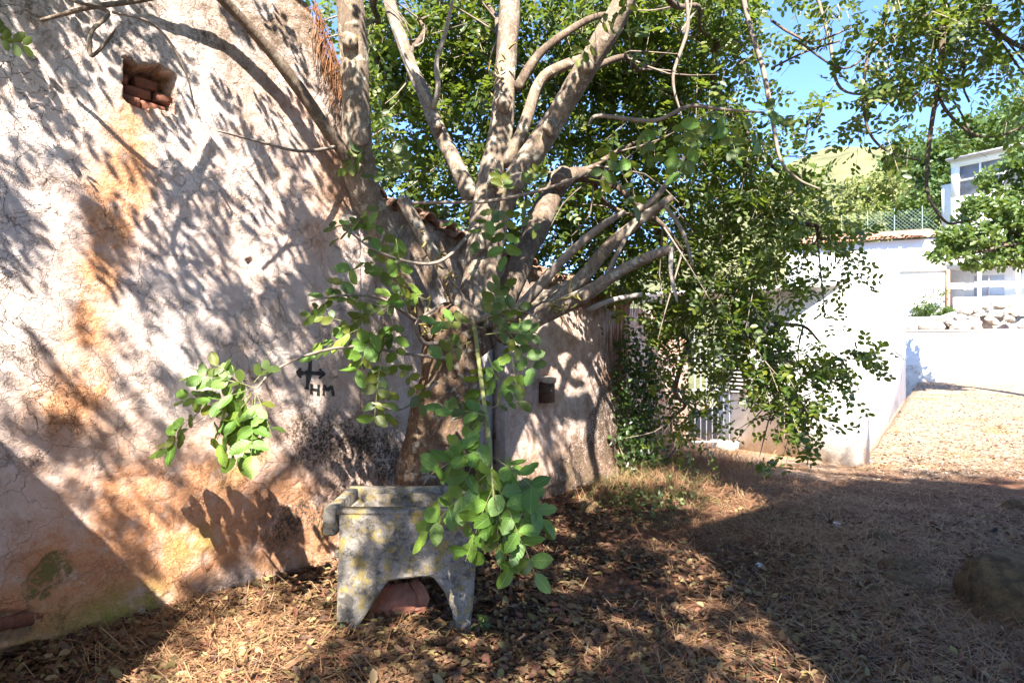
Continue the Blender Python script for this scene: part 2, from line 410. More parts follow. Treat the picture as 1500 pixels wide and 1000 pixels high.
def ground_mat():
    m, t, b, o = mat('dry_earth_ground'); g = NT(t); v = g.pos()
    n1 = g.noise(v, 1.3, 6, .6); n2 = g.noise(v, 14, 7, .7, .4); n3 = g.noise(v, 90, 5, .75); vo = g.voro(v, 42)
    c = g.mix(g.mr(n1, .35, .65), (.12,.055,.033), (.17,.085,.05))
    c = g.mix(g.mr(n2, .4, .65), c, (.07,.036,.022)); c = g.mix(g.mr(n3, .52, .72, 0, .5), c, (.26,.17,.11))
    # the climbing gravel track: paler, stony
    tr = g.attr('track', 'Fac')
    gr = g.mix(g.mr(n2, .35, .65), (.29,.205,.145), (.38,.285,.215)); gr = g.mix(g.mr(vo, .0, .25, .5, 0), gr, (.36,.33,.30)); gr = g.mix(g.mr(n3, .48, .62, 0, .85), gr, (.15,.09,.055))
    gr = g.mix(g.mr(n1, .5, .66, 0, .7), gr, (.30,.17,.07)); gr = g.mix(g.mr(n2, .55, .7, 0, .6), gr, (.20,.12,.07))
    c = g.mix(tr, c, gr)
    g.l(c, b.inputs['Base Color']); b.inputs['Roughness'].default_value = .96; b.inputs['Specular IOR Level'].default_value = .1
    g.l(g.bump(g.m('ADD', n2, g.m('MULTIPLY', n3, .6)), .9, .03), b.inputs['Normal'])
    return m
M['ground'] = ground_mat()
M['hill'] = simple('hill_scrub', (.13,.13,.05), .95, .4, .3, .5, .2, coords='pos')
def whitewall():
    m, t, b, o = mat('stained_white_wall'); g = NT(t); v = g.pos(); sp = g.n('ShaderNodeSeparateXYZ'); g.l(v, sp.inputs[0])
    n1 = g.noise(v, 1.6, 7, .68, .5); n2 = g.noise(v, 11, 6, .7); n3 = g.noise(v, 50, 5, .7)
    c = g.mix(g.mr(n1, .4, .7), (.78,.76,.72), (.66,.62,.56)); low = g.m('MULTIPLY', g.mr(sp.outputs[2], .0, .55, 1, 0), g.mr(n1, .3, .6, .3, 1))
    c = g.mix(g.m('MULTIPLY', low, .7), c, (.36,.25,.17)); ml = g.m('MULTIPLY', g.mr(n1, .52, .62), g.mr(n2, .4, .6)); c = g.mix(g.m('MULTIPLY', ml, .55), c, (.22,.20,.18))
    cr = g.voro(v, 2.5, 'DISTANCE_TO_EDGE'); c = g.mix(g.m('MULTIPLY', g.mr(cr, 0, .006, 1, 0), .5), c, (.3,.25,.2))
    g.l(c, b.inputs['Base Color']); g.l(g.bump(g.m('ADD', n2, g.m('MULTIPLY', n3, .5)), .6, .02), b.inputs['Normal']); return m
M['whitewall'] = whitewall()
M['channel'] = simple('brown_kerb_edge', (.20,.13,.09), .9, .3, 12, .5, .01, coords='pos')

# ---------------------------------------------------------------- ground
EA = np.array([4.9, 9.8]); ED = np.array([.5603, .8283])
def gz(x, y):
    x = np.asarray(x, float); y = np.asarray(y, float)
    z = .035*fbm(x*.7, y*.7, 0, 3, 3)+.018*fbm(x*3, y*3, 0, 3, 5)
    dw = (x-W0[0])*WN[0]+(y-W0[1])*WN[1]
    z = z+.07*np.exp(-np.clip(dw, 0, 9)**2/.12)*sstep(9, 6, y)+.10*np.exp(-((x-1.9)**2+(y-8.1)**2)/1.2)
    side = (x-EA[0])*ED[1]-(y-EA[1])*ED[0]
    t = np.clip((y-9.6)/10.4, 0, 1)
    z = z*(1-.6*sstep(9, 12, y))
    z = z+.80*t*sstep(-.04, .06, side)
    return z
def trackmask(x, y):
    side = (x-EA[0])*ED[1]-(y-EA[1])*ED[0]
    n = fbm(x*1.3, y*1.3, 0, 3, 8)
    return np.clip(sstep(8.4, 9.6, y+n*1.2)*sstep(2.6, 4.2, x+n*.7), 0, 1)
def grid_ground():
    xs = np.concatenate([np.linspace(-5, 5, 260), np.linspace(5.06, 24, 130)])
    ys = np.concatenate([np.linspace(-7, 1.9, 40), np.linspace(2, 10, 240), np.linspace(10.1, 24, 120)])
    X, Y = np.meshgrid(xs, ys); Z = gz(X, Y)
    Z = Z+.006*vnoise(X*14, Y*14, 0, 2)
    V = np.stack([X, Y, Z], -1).reshape(-1, 3); ny, nx = X.shape
    i = (np.arange(ny-1)[:, None]*nx+np.arange(nx-1)[None]).reshape(-1)
    Q = np.stack([i, i+1, i+nx+1, i+nx], -1)
    o = part('ground', V, Q, M['ground'], sm=True, kind='structure')
    a = o.data.attributes.new('track', 'FLOAT', 'POINT'); a.data.foreach_set('value', trackmask(X, Y).ravel().astype(np.float32))
grid_ground()
# wide sheet to the horizon with the hillside behind the upper houses
xs = np.linspace(-400, 400, 161); ys = np.concatenate([np.linspace(-300, 20, 30), np.linspace(24.2, 160, 90), np.linspace(165, 700, 25)])
X, Y = np.meshgrid(xs, ys)
def hillz(X, Y):
    r = sstep(24, 75, Y)*sstep(2, 36, X)
    return -.12+22*r+2.38*sstep(24, 24.8, Y)*sstep(8, 9, X)+1.5*fbm(X*.06, Y*.06, 0, 3, 4)*r*2
Z = hillz(X, Y)
V = np.stack([X, Y, Z], -1).reshape(-1, 3); ny, nx = X.shape
i = (np.arange(ny-1)[:, None]*nx+np.arange(nx-1)[None]).reshape(-1)
part('hillside', V, np.stack([i, i+1, i+nx+1, i+nx], -1), M['hill'], sm=True, kind='structure')

# ---------------------------------------------------------------- old walls
def gauss(u, z, pts, s):
    """soft mask round a polyline of photo points; s in metres"""
    q = np.array([uz(*p) for p in pts]); best = np.full(u.shape, 9.)
    if len(q) == 1: best = np.hypot(u-q[0, 0], z-q[0, 1])
    for a, b in zip(q[:-1], q[1:]):
        d = b-a; L = d@d; t = np.clip(((u-a[0])*d[0]+(z-a[1])*d[1])/L, 0, 1)
        best = np.minimum(best, np.hypot(u-a[0]-t*d[0], z-a[1]-t*d[1]))
    return np.exp(-(best/s)**2)
def blob(u, z, pts, s, seed, fr=6, edge=.04, amp=.5):
    g_ = gauss(u, z, pts, s); n = fbm(u*fr, z*fr, 0, 4, seed)
    return sstep(.5-edge, .5+edge, g_+n*amp*np.clip(g_*2, 0, 1))
HOLE = (.735, 3.17, .155, .125)
def relief(u, z):
    r = .026*fbm(u*.9, z*.9, 0, 3, 21)+.0045*fbm(u*4.5, z*4.5, 0, 4, 22)+.0022*fbm(u*18, z*18, 0, 3, 24)
    rid = 1-np.abs(fbm(u*3.2+.5*fbm(u*2, z*2, 0, 2, 31), z*3.2, 0, 4, 33)); r = r-.006*sstep(.95, 1.0, rid)
    # flaking coats: a stepped edge
    f = fbm(u*2.3, z*2.3, 0, 4, 35); r = r+.005*sstep(.0, .02, f)-.005*sstep(.16, .175, f)
    f = fbm(u*7.0, z*7.0, 0, 4, 36); r = r+.0035*sstep(.05, .07, f)
    return r
def flakes(u, z):
    f = fbm(u*2.3, z*2.3, 0, 4, 35); f2 = fbm(u*7.0, z*7.0, 0, 4, 36)
    return np.clip(1-(sstep(.0, .02, f)-.7*sstep(.16, .175, f))*.8-.35*sstep(.05, .07, f2), 0, 1)
def damage_high(u, z):
    h = blob(u, z, [(55, 862), (85, 832)], .10, 44, 5, .03, .9); d = -.012*h
    bx = np.maximum(np.abs(u-HOLE[0])/HOLE[2], np.abs(z-HOLE[1])/HOLE[3])+.30*fbm(u*9, z*9, 0, 3, 43)
    hole = sstep(1.02, .93, bx)
    d = d-.19*hole
    d = d-.035*blob(u, z, [(366, 383)], .03, 45, 20, .05, .4)
    bb = blob(u, z, [(5, 915), (30, 912)], .085, 46, 8, .04, .35); d = d-.02*bb
    b2 = blob(u, z, [(0, 975), (50, 962)], .09, 47, 8, .04, .4); d = d-.02*b2
    return d, hole, h, np.maximum(bb, b2)
def topz_high(u):
    return np.interp(u, [-4, .6, 1.4, 1.85, 2.1, 2.3], [6.2, 5.4, 4.55, 4.15, 3.75, 3.3])+.10*fbm(u*3, u*0, 0, 4, 51)+.03*vnoise(u*22, u*0, 0, 52)
U_END = pxu(528)
def wall_mesh(name, u0, u1, ztop, step, offs, masks, zb=-.25, depth=.5, hole_fn=None):
    nu = int((u1-u0)/step)+1; us = np.linspace(u0, u1, nu); tz = ztop(us); nz = int((tz.max()-zb)/step)+1
    Z01 = np.linspace(0, 1, nz); U = np.repeat(us[None], nz, 0); ZZ = zb+Z01[:, None]*(tz[None]-zb)
    off = offs(U, ZZ)
    V = WP(U, ZZ, off).reshape(-1, 3)
    i = (np.arange(nz-1)[:, None]*nu+np.arange(nu-1)[None])
    if hole_fn is not None: keep = ~hole_fn(.5*(U[:-1, :-1]+U[1:, 1:]), .5*(ZZ[:-1, :-1]+ZZ[1:, 1:])); i = i[keep]
    i = i.reshape(-1); Q = [np.stack([i, i+1, i+nu+1, i+nu], -1)]
    # back, top and ends give the wall its thickness
    n0 = len(V); bk = WP(us, np.full(nu, zb), -depth); bt = WP(us, tz, -depth); V = np.vstack([V, bk, bt])
    j = np.arange(nu-1); topi = (nz-1)*nu
    Q.append(np.stack([topi+j, topi+j+1, n0+nu+j+1, n0+nu+j], -1)); Q.append(np.stack([n0+j+1, n0+j, n0+nu+j, n0+nu+j+1], -1))
    k = np.arange(nz-1)*nu; m1 = np.full(nz-1, 0)
    e0 = len(V); V = np.vstack([V, WP(np.full(nz, u0), ZZ[:, 0], -depth), WP(np.full(nz, u1), ZZ[:, -1], -depth)])
    kk = np.arange(nz-1)
    Q.append(np.stack([k, k+nu, e0+kk+1, e0+kk], -1)); Q.append(np.stack([k+nu-1, e0+nz+kk, e0+nz+kk+1, k+2*nu-1], -1))
    A, B = masks(U, ZZ)
    pad = len(V)-U.size
    A = np.vstack([A.reshape(-1, 4), np.tile([.3, .1, 0, 0], (pad, 1))]); B = np.vstack([B.reshape(-1, 4), np.tile([.6, 0, 0, 0], (pad, 1))])
    me = fast_mesh(name, V, [np.concatenate(Q)]); smooth(me)
    for nm, D in (('ma', A), ('mb', B)):
        a = me.attributes.new(nm, 'FLOAT_COLOR', 'POINT'); a.data.foreach_set('color', np.clip(D, 0, 1).astype(np.float32).ravel())
    return me
def masks_high(u, z):
    n = fbm(u*2.2, z*2.2, 0, 4, 61); n2 = fbm(u*5, z*5, 0, 4, 62)
    _, hole, moss, brk = damage_high(u, z)
    o = 1.0*gauss(u, z, [(205,160),(190,215),(175,290)], .15)+.8*gauss(u, z, [(175,290),(150,380),(135,470),(110,590)], .12)
    o = o+1.5*gauss(u, z, [(40,950),(110,880),(240,820),(330,760),(440,780)], .34)+.45*gauss(u, z, [(110,600),(170,700),(260,740)], .25)+.35*gauss(u, z, [(480,340),(500,260),(440,150)], .18)+.25*gauss(u, z, [(650,700),(350,650)], .3)
    o = np.clip(o*(1+.7*n2)+.12+.30*n, 0, 1)
    o = np.maximum(o, hole)
    dk = .9*gauss(u, z, [(450,640),(520,650),(600,680)], .22)+.7*gauss(u, z, [(420,760),(490,740),(520,780)], .2)+.25*gauss(u, z, [(380,800),(300,880)], .2)
    dk = dk+.9*sstep(3.05, 3.9, z+.35*n-.15*u)*(.45+n2*1.2)+.5*gauss(u, z, [(60, 40), (200, 60), (330, 90)], .25)*(.5+n2)
    ms = .9*gauss(u, z, [(215,885),(160,900)], .12)+.5*gauss(u, z, [(265,800),(300,790)], .09)+.5*gauss(u, z, [(480,770)], .09)+.35*gauss(u, z, [(330,690),(380,660)], .09)+.4*gauss(u, z, [(100,920),(30,950)], .12)
    dirt = .85*sstep(3.15, 4.1, z+.25*n)+.55*sstep(.35, -.05, z+.15*n)+1.0*hole+.45*gauss(u, z, [(500,100),(520,300)], .22)+brk
    bm = moss*.35+.75*gauss(u, z, [(58, 858), (88, 832)], .13)*(.55+n2)
    fresh = sstep(1.2, .2, z)*.5+.6*gauss(u, z, [(460,545)], .25)
    return np.stack([o, dk*(1-hole), ms, bm], -1), np.stack([dirt, .6*hole, flakes(u, z), fresh], -1)
def offs_high(u, z):
    t = sstep(3.2, 4.2, z)
    return relief(u, z)+damage_high(u, z)[0]-.05*t*fbm(u*3, z*3, 0, 3, 71)-.02*t
wall = thing('old_wall', 'tall cracked limewashed wall with orange stains and a square hole, left of the tree', 'wall', (*(W0+WD*1.0), 0))
wm = wall_mesh('plaster_face', -2.6, U_END, topz_high, .0135, offs_high, masks_high, depth=.55)
me = wm; Vv = np.empty(len(me.vertices)*3, np.float32); me.vertices.foreach_get('co', Vv); Vv = Vv.reshape(-1, 3)-np.array(ORG[wall.name], np.float32); me.vertices.foreach_set('co', Vv.ravel())
link('plaster_face', me, M['wall'], wall)
def wpt(u, z, extra): return WP(u, z, offs_high(np.array([u]), np.array([z]))[0]+extra)
# bricks that show in the broken patches and in the hole
d3 = np.array([WD[0], WD[1], 0]); n3 = np.array([WN[0], WN[1], 0]); z3 = np.array([0, 0, 1.])
def jit_box(c, ax, ay, az, b, s, amp):
    V, Q, T = bevel_box(c, ax, ay, az, b); r = np.random.default_rng(s); V = V+r.normal(0, amp, V.shape); return V, Q, T
def brick(u, z, off, lu=.105, lz=.03, tilt=0.0, seed=0):
    a = d3*math.cos(tilt)+z3*math.sin(tilt); b_ = -d3*math.sin(tilt)+z3*math.cos(tilt); c = WP(u, z, off)
    V, Q, T = jit_box(c, a*lu, n3*.05, b_*lz, .008, seed, .0025)
    MB().add(V, Q, T).build('brick', M['brick'], wall, loc=c)
for k, (px, py, lu, t) in enumerate([(8, 913, .10, .03), (42, 906, .07, -.02), (10, 972, .11, .02), (52, 958, .06, .05)]):
    u, z = uz(px, py); brick(u, z, float(relief(np.array(u), np.array(z)))-.052, lu, .034, t, k)
for k, (du, dz, lu) in enumerate([(-.09, -.085, .07), (.06, -.088, .075), (-.02, -.02, .08), (.12, -.02, .05), (-.12, .03, .04), (.03, .05, .07)]):
    brick(HOLE[0]+du, HOLE[1]+dz, -.12-.015*(k % 3), lu, .028, .04*(k % 3-1), 20+k)
# painted mark: cross with arrowheads, and the letters
mk = MB()
def stroke(pts, wpx):
    p = catmull(np.array(pts, float), 5) if len(pts) > 2 else np.linspace(pts[0], pts[1], 8)
    t = np.gradient(p, axis=0); p = p; t /= np.linalg.norm(t, axis=1)[:, None]; nrm = np.stack([-t[:, 1], t[:, 0]], -1)
    wv = wpx/2*(1+.45*vnoise(np.arange(len(p))*1.3, pts[0][0]*.37, 0, 3)+.2*vnoise(np.arange(len(p))*3.1, pts[0][1]*.37, 0, 4))[:, None]
    L, Rr = p+nrm*wv, p-nrm*wv
    V = []
    for q in np.vstack([L, Rr]):
        u, z = uz(*q); V.append(wpt(u, z, .004))
    n = len(p); i = np.arange(n-1); mk.add(V, np.stack([i, i+1, n+i+1, n+i], -1))
for s in ([(454,521),(452,545),(448,570)], [(435,546),(452,546),(473,547)], [(440,539),(434,545),(440,553)], [(467,540),(474,547),(466,554)],
          [(455,562),(455,577)], [(466,563),(465,579)], [(455,570),(466,571)], [(473,579),(474,563)], [(474,564),(479,572)], [(479,572),(485,565)], [(485,565),(487,580)]):
    stroke(s, (5.6 if len(s) < 4 and s[0] in ((454,521),(435,546)) else 3.2) if s[0][1] < 560 else 4.0)
mk.build('painted_mark', M['black'], wall)

# low building with the door and the letterbox
U2 = pxu(945)
dU0, dU1 = pxu(652), pxu(739); DZ = 1.86
def topz_low(u):
    return np.interp(u, [pxu(520), pxu(560), pxu(640), pxu(690), pxu(800), pxu(870), pxu(945)], [3.05, 2.84, 2.72, 2.66, 2.47, 2.42, 2.36])+.025*fbm(u*6, u*0, 0, 3, 53)
def corner(u): return -np.clip(u-(U2-.55), 0, None)**2*1.1
def offs_low(u, z): 
    n = relief(u+7, z)
    lip = .05*sstep(-.10, -.06, z-topz_low(u))*sstep(3.4, 4.2, u)
    k = sstep(U_END+1.3, U_END, u); n = relief(u, z)*k+(n*.75-.03)*(1-k)
    return n+corner(u)+lip-.02*blob(u, z, [(770, 730), (880, 735)], .2, 81, 6, .1, .5)
def masks_low(u, z):
    n = fbm(u*2.2, z*2.2, 0, 4, 91); n2 = fbm(u*5, z*5, 0, 4, 92)
    o = .25+.3*n+.5*sstep(1.0, .2, z+.4*n)*.7
    dk = 1.5*gauss(u, z, [(905,590),(890,660),(860,700),(930,690)], .5)+.7*sstep(.55, .1, z+.3*n)*sstep(3.2, 4.6, u)+.6*sstep(pxu(905), pxu(935), u)*sstep(2.2, 1.4, z)+.35*sstep(2.0, 2.4, z+.2*n)
    dk = dk+.8*gauss(u, z, [(480,700),(560,680),(620,690)], .28)
    ms = .15*gauss(u, z, [(840,690)], .2)
    dirt = .7*sstep(.6, .1, z+.3*n)+.8*sstep(1.95, 2.35, z+.15*n)+.3
    rust = 1.8*gauss(u, z, [(925,450),(920,500),(905,520)], .36)+.7*gauss(u, z, [(935,440),(850,440)], .12)
    k = sstep(U_END+.7, U_END-.02, u)[..., None]; ha, hb_ = masks_high(u, np.minimum(z, 2.6))
    return np.stack([o, dk, ms, 0*u], -1)*(1-k)+ha*k, np.stack([dirt, rust, 0*u, .3+0*u], -1)*(1-k)+hb_*k
low = thing('low_outbuilding', 'low pinkish outbuilding with narrow grey door and letterbox, behind the tree', 'building', (*(W0+WD*5.0), 0))
lm = wall_mesh('plaster_face', U_END+.003, U2, topz_low, .02, offs_low, masks_low, depth=.5,
               hole_fn=lambda u, z: (u > dU0) & (u < dU1) & (z < DZ))
Vv = np.empty(len(lm.vertices)*3, np.float32); lm.vertices.foreach_get('co', Vv); Vv = Vv.reshape(-1, 3)-np.array(ORG[low.name], np.float32); lm.vertices.foreach_set('co', Vv.ravel())
link('wall', lm, M['wall'], low)
# door set back in its opening, reveal and boards
rv = MB()
for (uu, sgn) in ((dU0, 1), (dU1, -1)):
    rv.add(boxV(WP(uu-sgn*.012, DZ/2-.1, -.10), d3*.02, n3*.105, z3*(DZ/2+.1)), BQ)
rv.add(boxV(WP((dU0+dU1)/2, DZ+.02, -.10), d3*((dU1-dU0)/2), n3*.105, z3*.03), BQ)
rv.build('door_reveal', M['trim'], low)
nb = 6
door = MB().add(boxV(WP((dU0+dU1)/2, DZ/2, -.155), d3*((dU1-dU0)/2-.03), n3*.012, z3*(DZ/2-.02)), BQ).build('door', M['dark'], low)
for k in range(nb):
    wd = (dU1-dU0-.08)/nb
    V, Q, T = jit_box(WP(dU0+.04+wd*(k+.5), DZ/2-.01, -.13+.004*(k % 2)), d3*(wd/2-.003), n3*.011, z3*(DZ/2-.035), .003, 60+k, .0008)
    MB().add(V, Q, T).build('door_board', M['door'], door)
for zz in (.55, .80, 1.30):
    V, Q, T = bevel_box(WP(dU1-.035, zz, -.10), d3*.014, n3*.012, z3*.03, .004); MB().add(V, Q, T).build('hinge', M['rust'], door)
# doorpost timber between door and wall with letterbox
V, Q, T = jit_box(WP(dU1+.05, DZ/2+.03, offs_low(np.array(dU1), np.array(1.))+.004), d3*.045, n3*.02, z3*(DZ/2+.05), .004, 71, .002)
MB().add(V, Q, T).build('door_post', M['trim'], low)
# lower building: roof tiles lying on its sloping wall head
tl = []
def half_tile(c, ax, up, length, r0, r1, mat_, parent, name='roof_tile', seg=7, loc=True):
    """a barrel tile: open half tube, 12 mm thick"""
    ax = np.asarray(ax)/np.linalg.norm(ax); sd_ = np.cross(ax, up); sd_ /= np.linalg.norm(sd_); up = np.cross(sd_, ax)
    V = []; 
    for t_, r_ in ((-.5, r0), (.5, r1)):
        for rr in (r_, r_-.013):
            for a in np.linspace(0.12, np.pi-.12, seg): V.append(np.asarray(c)+ax*length*t_+sd_*math.cos(a)*rr+up*math.sin(a)*rr)
    V = np.array(V); s = seg; Q = []
    for i in range(s-1):
        Q += [[i, i+1, 2*s+i+1, 2*s+i], [s+i+1, s+i, 3*s+i, 3*s+i+1], [i+1, i, s+i, s+i+1], [2*s+i, 2*s+i+1, 3*s+i+1, 3*s+i]]
    Q += [[0, 2*s, 3*s, s], [s-1, 2*s-1, 4*s-1, 3*s-1]]
    return MB().add(V, Q).build(name, mat_, parent, loc=np.asarray(c), sm=False)
r_ = np.random.default_rng(4)
for px in np.linspace(556, 935, 26):
    u = pxu(px)+r_.normal(0, .02); z = float(topz_low(np.array(u)))
    ax = -n3+np.array([0, 0, .30+r_.normal(0, .05)])+d3*r_.normal(0, .08)
    c = WP(u, z+.015+r_.normal(0, .01), corner(np.array(u))-.12+r_.normal(0, .03))
    half_tile(c, ax, z3, .42, .085, .07, M['oldtile'], low)
rf = MB(); us = np.linspace(U_END, U2, 24); a = WP(us, topz_low(us)-.02, -.25); b_ = WP(us, topz_low(us)+1.0, -3.2)
rf.add(np.vstack([a, b_, a-[0, 0, .08], b_-[0, 0, .08]]), [[i, i+1, 24+i+1, 24+i] for i in range(23)]+[[48+i+1, 48+i, 72+i, 72+i+1] for i in range(23)])
rf.build('roof_slab', M['oldtile'], low)
# letterbox
lb_u, lb_z = uz(799, 570); lbo = float(offs_low(np.array(lb_u), np.array(lb_z)))
c0 = WP(lb_u, lb_z, lbo)
box_ = thing('letterbox', 'small rusty brown letterbox with pale sloping lid on the pinkish wall', 'letterbox', c0)
V, Q, T = bevel_box(WP(lb_u, lb_z-.035, lbo+.05), d3*.085, n3*.05, z3*.11, .006); MB().add(V, Q, T).build('box_body', M['rust'], box_)
V, Q, T = bevel_box(WP(lb_u, lb_z+.105, lbo+.055), d3*.09, n3*.06-z3*.012, z3*.028+n3*.004, .005); MB().add(V, Q, T).build('lid', M['postbox'], box_)
V, Q, T = bevel_box(WP(lb_u, lb_z+.04, lbo+.102), d3*.055, n3*.003, z3*.006, .001); MB().add(V, Q, T).build('slot', M['dark'], box_)
V, Q, T = bevel_box(WP(lb_u+.0, lb_z-.01, lbo+.104), d3*.010, n3*.004, z3*.010, .002); MB().add(V, Q, T).build('lock', M['steel'], box_)
V, Q, T = bevel_box(WP(lb_u, lb_z-.05, lbo+.102), d3*.062, n3*.003, z3*.06, .002); MB().add(V, Q, T).build('front_flap', M['rust'], box_)

# far stretch of the old wall, set back, up to the barred gate
U3 = pxu(1043)
def topz3(u): return 2.3+.06*fbm(u*2, u*0, 0, 3, 54)
def offs3(u, z): return relief(u+13, z)*.7-.42
def masks3(u, z):
    n = fbm(u*2.2, z*2.2, 0, 4, 93)
    return np.stack([.5+.4*n, .9*sstep(.9, .1, z+.4*n), 0*u, 0*u], -1), np.stack([.5*sstep(.8, .1, z)+.2, 0*u, 0*u, 0*u], -1)
fw = wall_mesh('far_wall', U2-.3, U3, topz3, .035, offs3, masks3, depth=.9)
tag(link('far_wall', fw, M['wall']), 'far stretch of old mottled wall beyond the ivy, ending at the barred gate', 'wall')
# barred gate
gA = np.array([*WP(U3, 0, -.35)[:2], 0.]); gB = np.array([3.78, 11.72, 0.])
gate = thing('barred_gate', 'narrow grey gate of upright metal bars beside the white house', 'gate', gA)
gd = gB-gA; L = np.linalg.norm(gd); gd /= L; gn = np.cross(gd, z3)
gf = MB()
for zz in (.12, 1.0, 1.95): MB().add(boxV(gA+gd*L/2+z3*zz, gd*L/2, gn*.015, z3*.02), BQ).build('gate_rail', M['steel'], gate)
for k in range(7):
    V, Q, T = tube(np.array([gA+gd*(L*(k+.5)/7)+z3*.02, gA+gd*(L*(k+.5)/7)+z3*2.05]), [.012, .012], 6, 1); MB().add(V, Q, T).build('bar', M['steel'], gate)

# ---------------------------------------------------------------- white houses on the right
def quadwall(mb, A, B, z0, z1, th=.25, za=None):
    A = np.array([*A, 0.]); B = np.array([*B, 0.]); d = B-A; L = np.linalg.norm(d); d /= L; n = np.cross(d, z3)
    mb.add(boxV((A+B)/2-n*th/2+z3*(z0+z1)/2, d*L/2, n*th/2, z3*(z1-z0)/2), BQ)
    return d, n
wh = thing('white_house', 'sunlit white block beside the gravel track with grey louvred shutters', 'house', (5.5, 11.5, 0))
HA, HB, HC = np.array([3.62, 11.98]), np.array([4.95, 9.72]), np.array([9.46, 16.4])
m1 = MB(); m2 = MB()
dA, nA = quadwall(m1, HB, HA, -.3, 2.62); 
m1 = MB()
dA = np.array([*(HB-HA), 0]); LA = np.linalg.norm(dA); dA /= LA; nA = np.array([dA[1], -dA[0], 0]); 
if nA@np.array([*(-HB), 0]) < 0: nA = -nA
dB = np.array([*(HC-HB), 0]); LB = np.linalg.norm(dB); dB /= LB; nB = np.array([dB[1], -dB[0], 0])
HA3, HB3 = np.array([*HA, 0.]), np.array([*HB, 0.])
m1.add(boxV(HA3+dA*LA/2-nA*.12+z3*1.16, dA*LA/2, nA*.12, z3*1.46), BQ); m1.build('side_wall', M['whitewall'], wh)
m2.add(boxV(HB3+dB*(LB/2+.12)-nB*.12+z3*1.16, dB*(LB/2-.12), nB*.12, z3*1.46), BQ); m2.build('front_wall', M['whitewall'], wh)
MB().add(boxV(HB3+dB*LB/2-nB*2.0+z3*2.64, dB*(LB/2-.1), nB*1.9, z3*.02), BQ).build('roof_slab', M['white'], wh)
# plinth, step, shutter
for (t0, z0, z1, nm) in ((.40, .95, 2.0, 'shutter'),):
    c = HA3+dA*t0+nA*.02+z3*(z0+z1)/2
    sh = MB().add(boxV(c, dA*.23, nA*.012, z3*(z1-z0)/2), BQ).build('shutter', M['dark'], wh)
    for s in (-1, 1): MB().add(boxV(c+dA*.22*s+nA*.02, dA*.02, nA*.018, z3*(z1-z0)/2), BQ).build('frame', M['shutter'], sh)
    for k in range(16):
        V = boxV(c+nA*.028+z3*((k+.5)/16-.5)*(z1-z0), dA*.195, nA*.014-z3*.012, z3*.004+nA*.003); MB().add(V, BQ).build('slat', M['shutter'], sh)
MB().add(boxV(HA3+dA*.25+nA*.13+z3*.05, dA*.22, nA*.12, z3*.09), BQ).build('doorstep', M['cream'], wh)
# kerb along the track
kb = MB(); kp = []
for t_ in np.linspace(0, 1, 14):
    p = EA+ED*t_*7.6-np.array([ED[1], -ED[0]])*(.0); kp.append([p[0]+.06, p[1]-.04, gz(p[0]+.1, p[1]-.06)+.015])
kp = np.array(kp)+np.random.default_rng(3).normal(0, .006, (14, 3))
V, Q, T = tube(kp, [.05]*14, 6, 2); kb.add(V, Q, T); kb.build('kerb', M['channel'], kind='structure')

# retaining wall and terrace
def P2(px, d): return np.array([(px-750)/F*d, d])
RA, RB = P2(1290, 20.9), P2(1620, 19.6)
rw = thing('retaining_wall', 'long white retaining wall at the top of the gravel track', 'wall', (*(RA+RB)/2, .8))
RA3, RB3 = np.array([*RA, 0]), np.array([*RB, 0]); dR = RB3-RA3; LR = np.linalg.norm(dR); dR /= LR; nR = np.array([dR[1], -dR[0], 0])
MB().add(boxV((RA3+RB3)/2-nR*.2+z3*1.18, dR*LR/2, nR*.2, z3*1.12), BQ).build('wall_face', M['whitewall'], rw)
MB().add(boxV((RA3+RB3)/2-nR*.17+z3*2.33, dR*LR/2, nR*.2, z3*.03), BQ).build('coping', M['cream'], rw)
tp = MB().add(boxV((RA3+RB3)/2-nR*2.5+z3*2.0, dR*(LR/2+2), nR*2.1, z3*.25), BQ).build('terrace_ground', M['channel'], kind='structure')
# rubble stones piled on it
rub = thing('rubble_wall', 'heap of pale dry rubble stones along the top of the white retaining wall', 'stone wall', (*(RA3-nR*.4)[:2], 2.3))
import bmesh
def stone_mesh(seed, sub=2, amp=.28, cut=.72):
    bm = bmesh.new(); bmesh.ops.create_icosphere(bm, subdivisions=sub, radius=1.0)
    V = np.array([v.co for v in bm.verts]); n = fbm(V[:, 0]*1.2+seed*5, V[:, 1]*1.2, V[:, 2]*1.2, 3, seed)
    cl = np.clip(V, -cut, cut); V = cl*(1+amp*n[:, None])
    for v, c_ in zip(bm.verts, V): v.co = c_
    me = bpy.data.meshes.new('stone'); bm.to_mesh(me); bm.free(); return me
stones = [stone_mesh(s, 2) for s in range(6)]
r_ = np.random.default_rng(11)
for k in range(110):
    t_ = r_.uniform(.06, .98); row = r_.integers(0, 4); px = 1290+330*t_
    h = .85*sstep(.10, .75, t_)+.12
    zz = 2.36+.10+h*(row/4.0)*1.0
    c = RA3+dR*LR*t_-nR*(.35+.18*row+r_.uniform(0, .1))+z3*zz
    s = r_.uniform(.10, .22)
    me_ = stones[k % 6]
    if not me_.materials: me_.materials.append(M['palerock'])
    o = link('stone', me_, None, rub, loc=c); o.scale = (s*1.4, s, s*.75); o.rotation_euler = tuple(r_.uniform(-.4, .4, 2))+(r_.uniform(0, 6),)
MB().add(boxV((RA3+RB3)/2-nR*1.35+z3*2.45, dR*LR*.45, nR*.5, z3*.35), BQ).build('rubble_core', M['palerock'], rub)

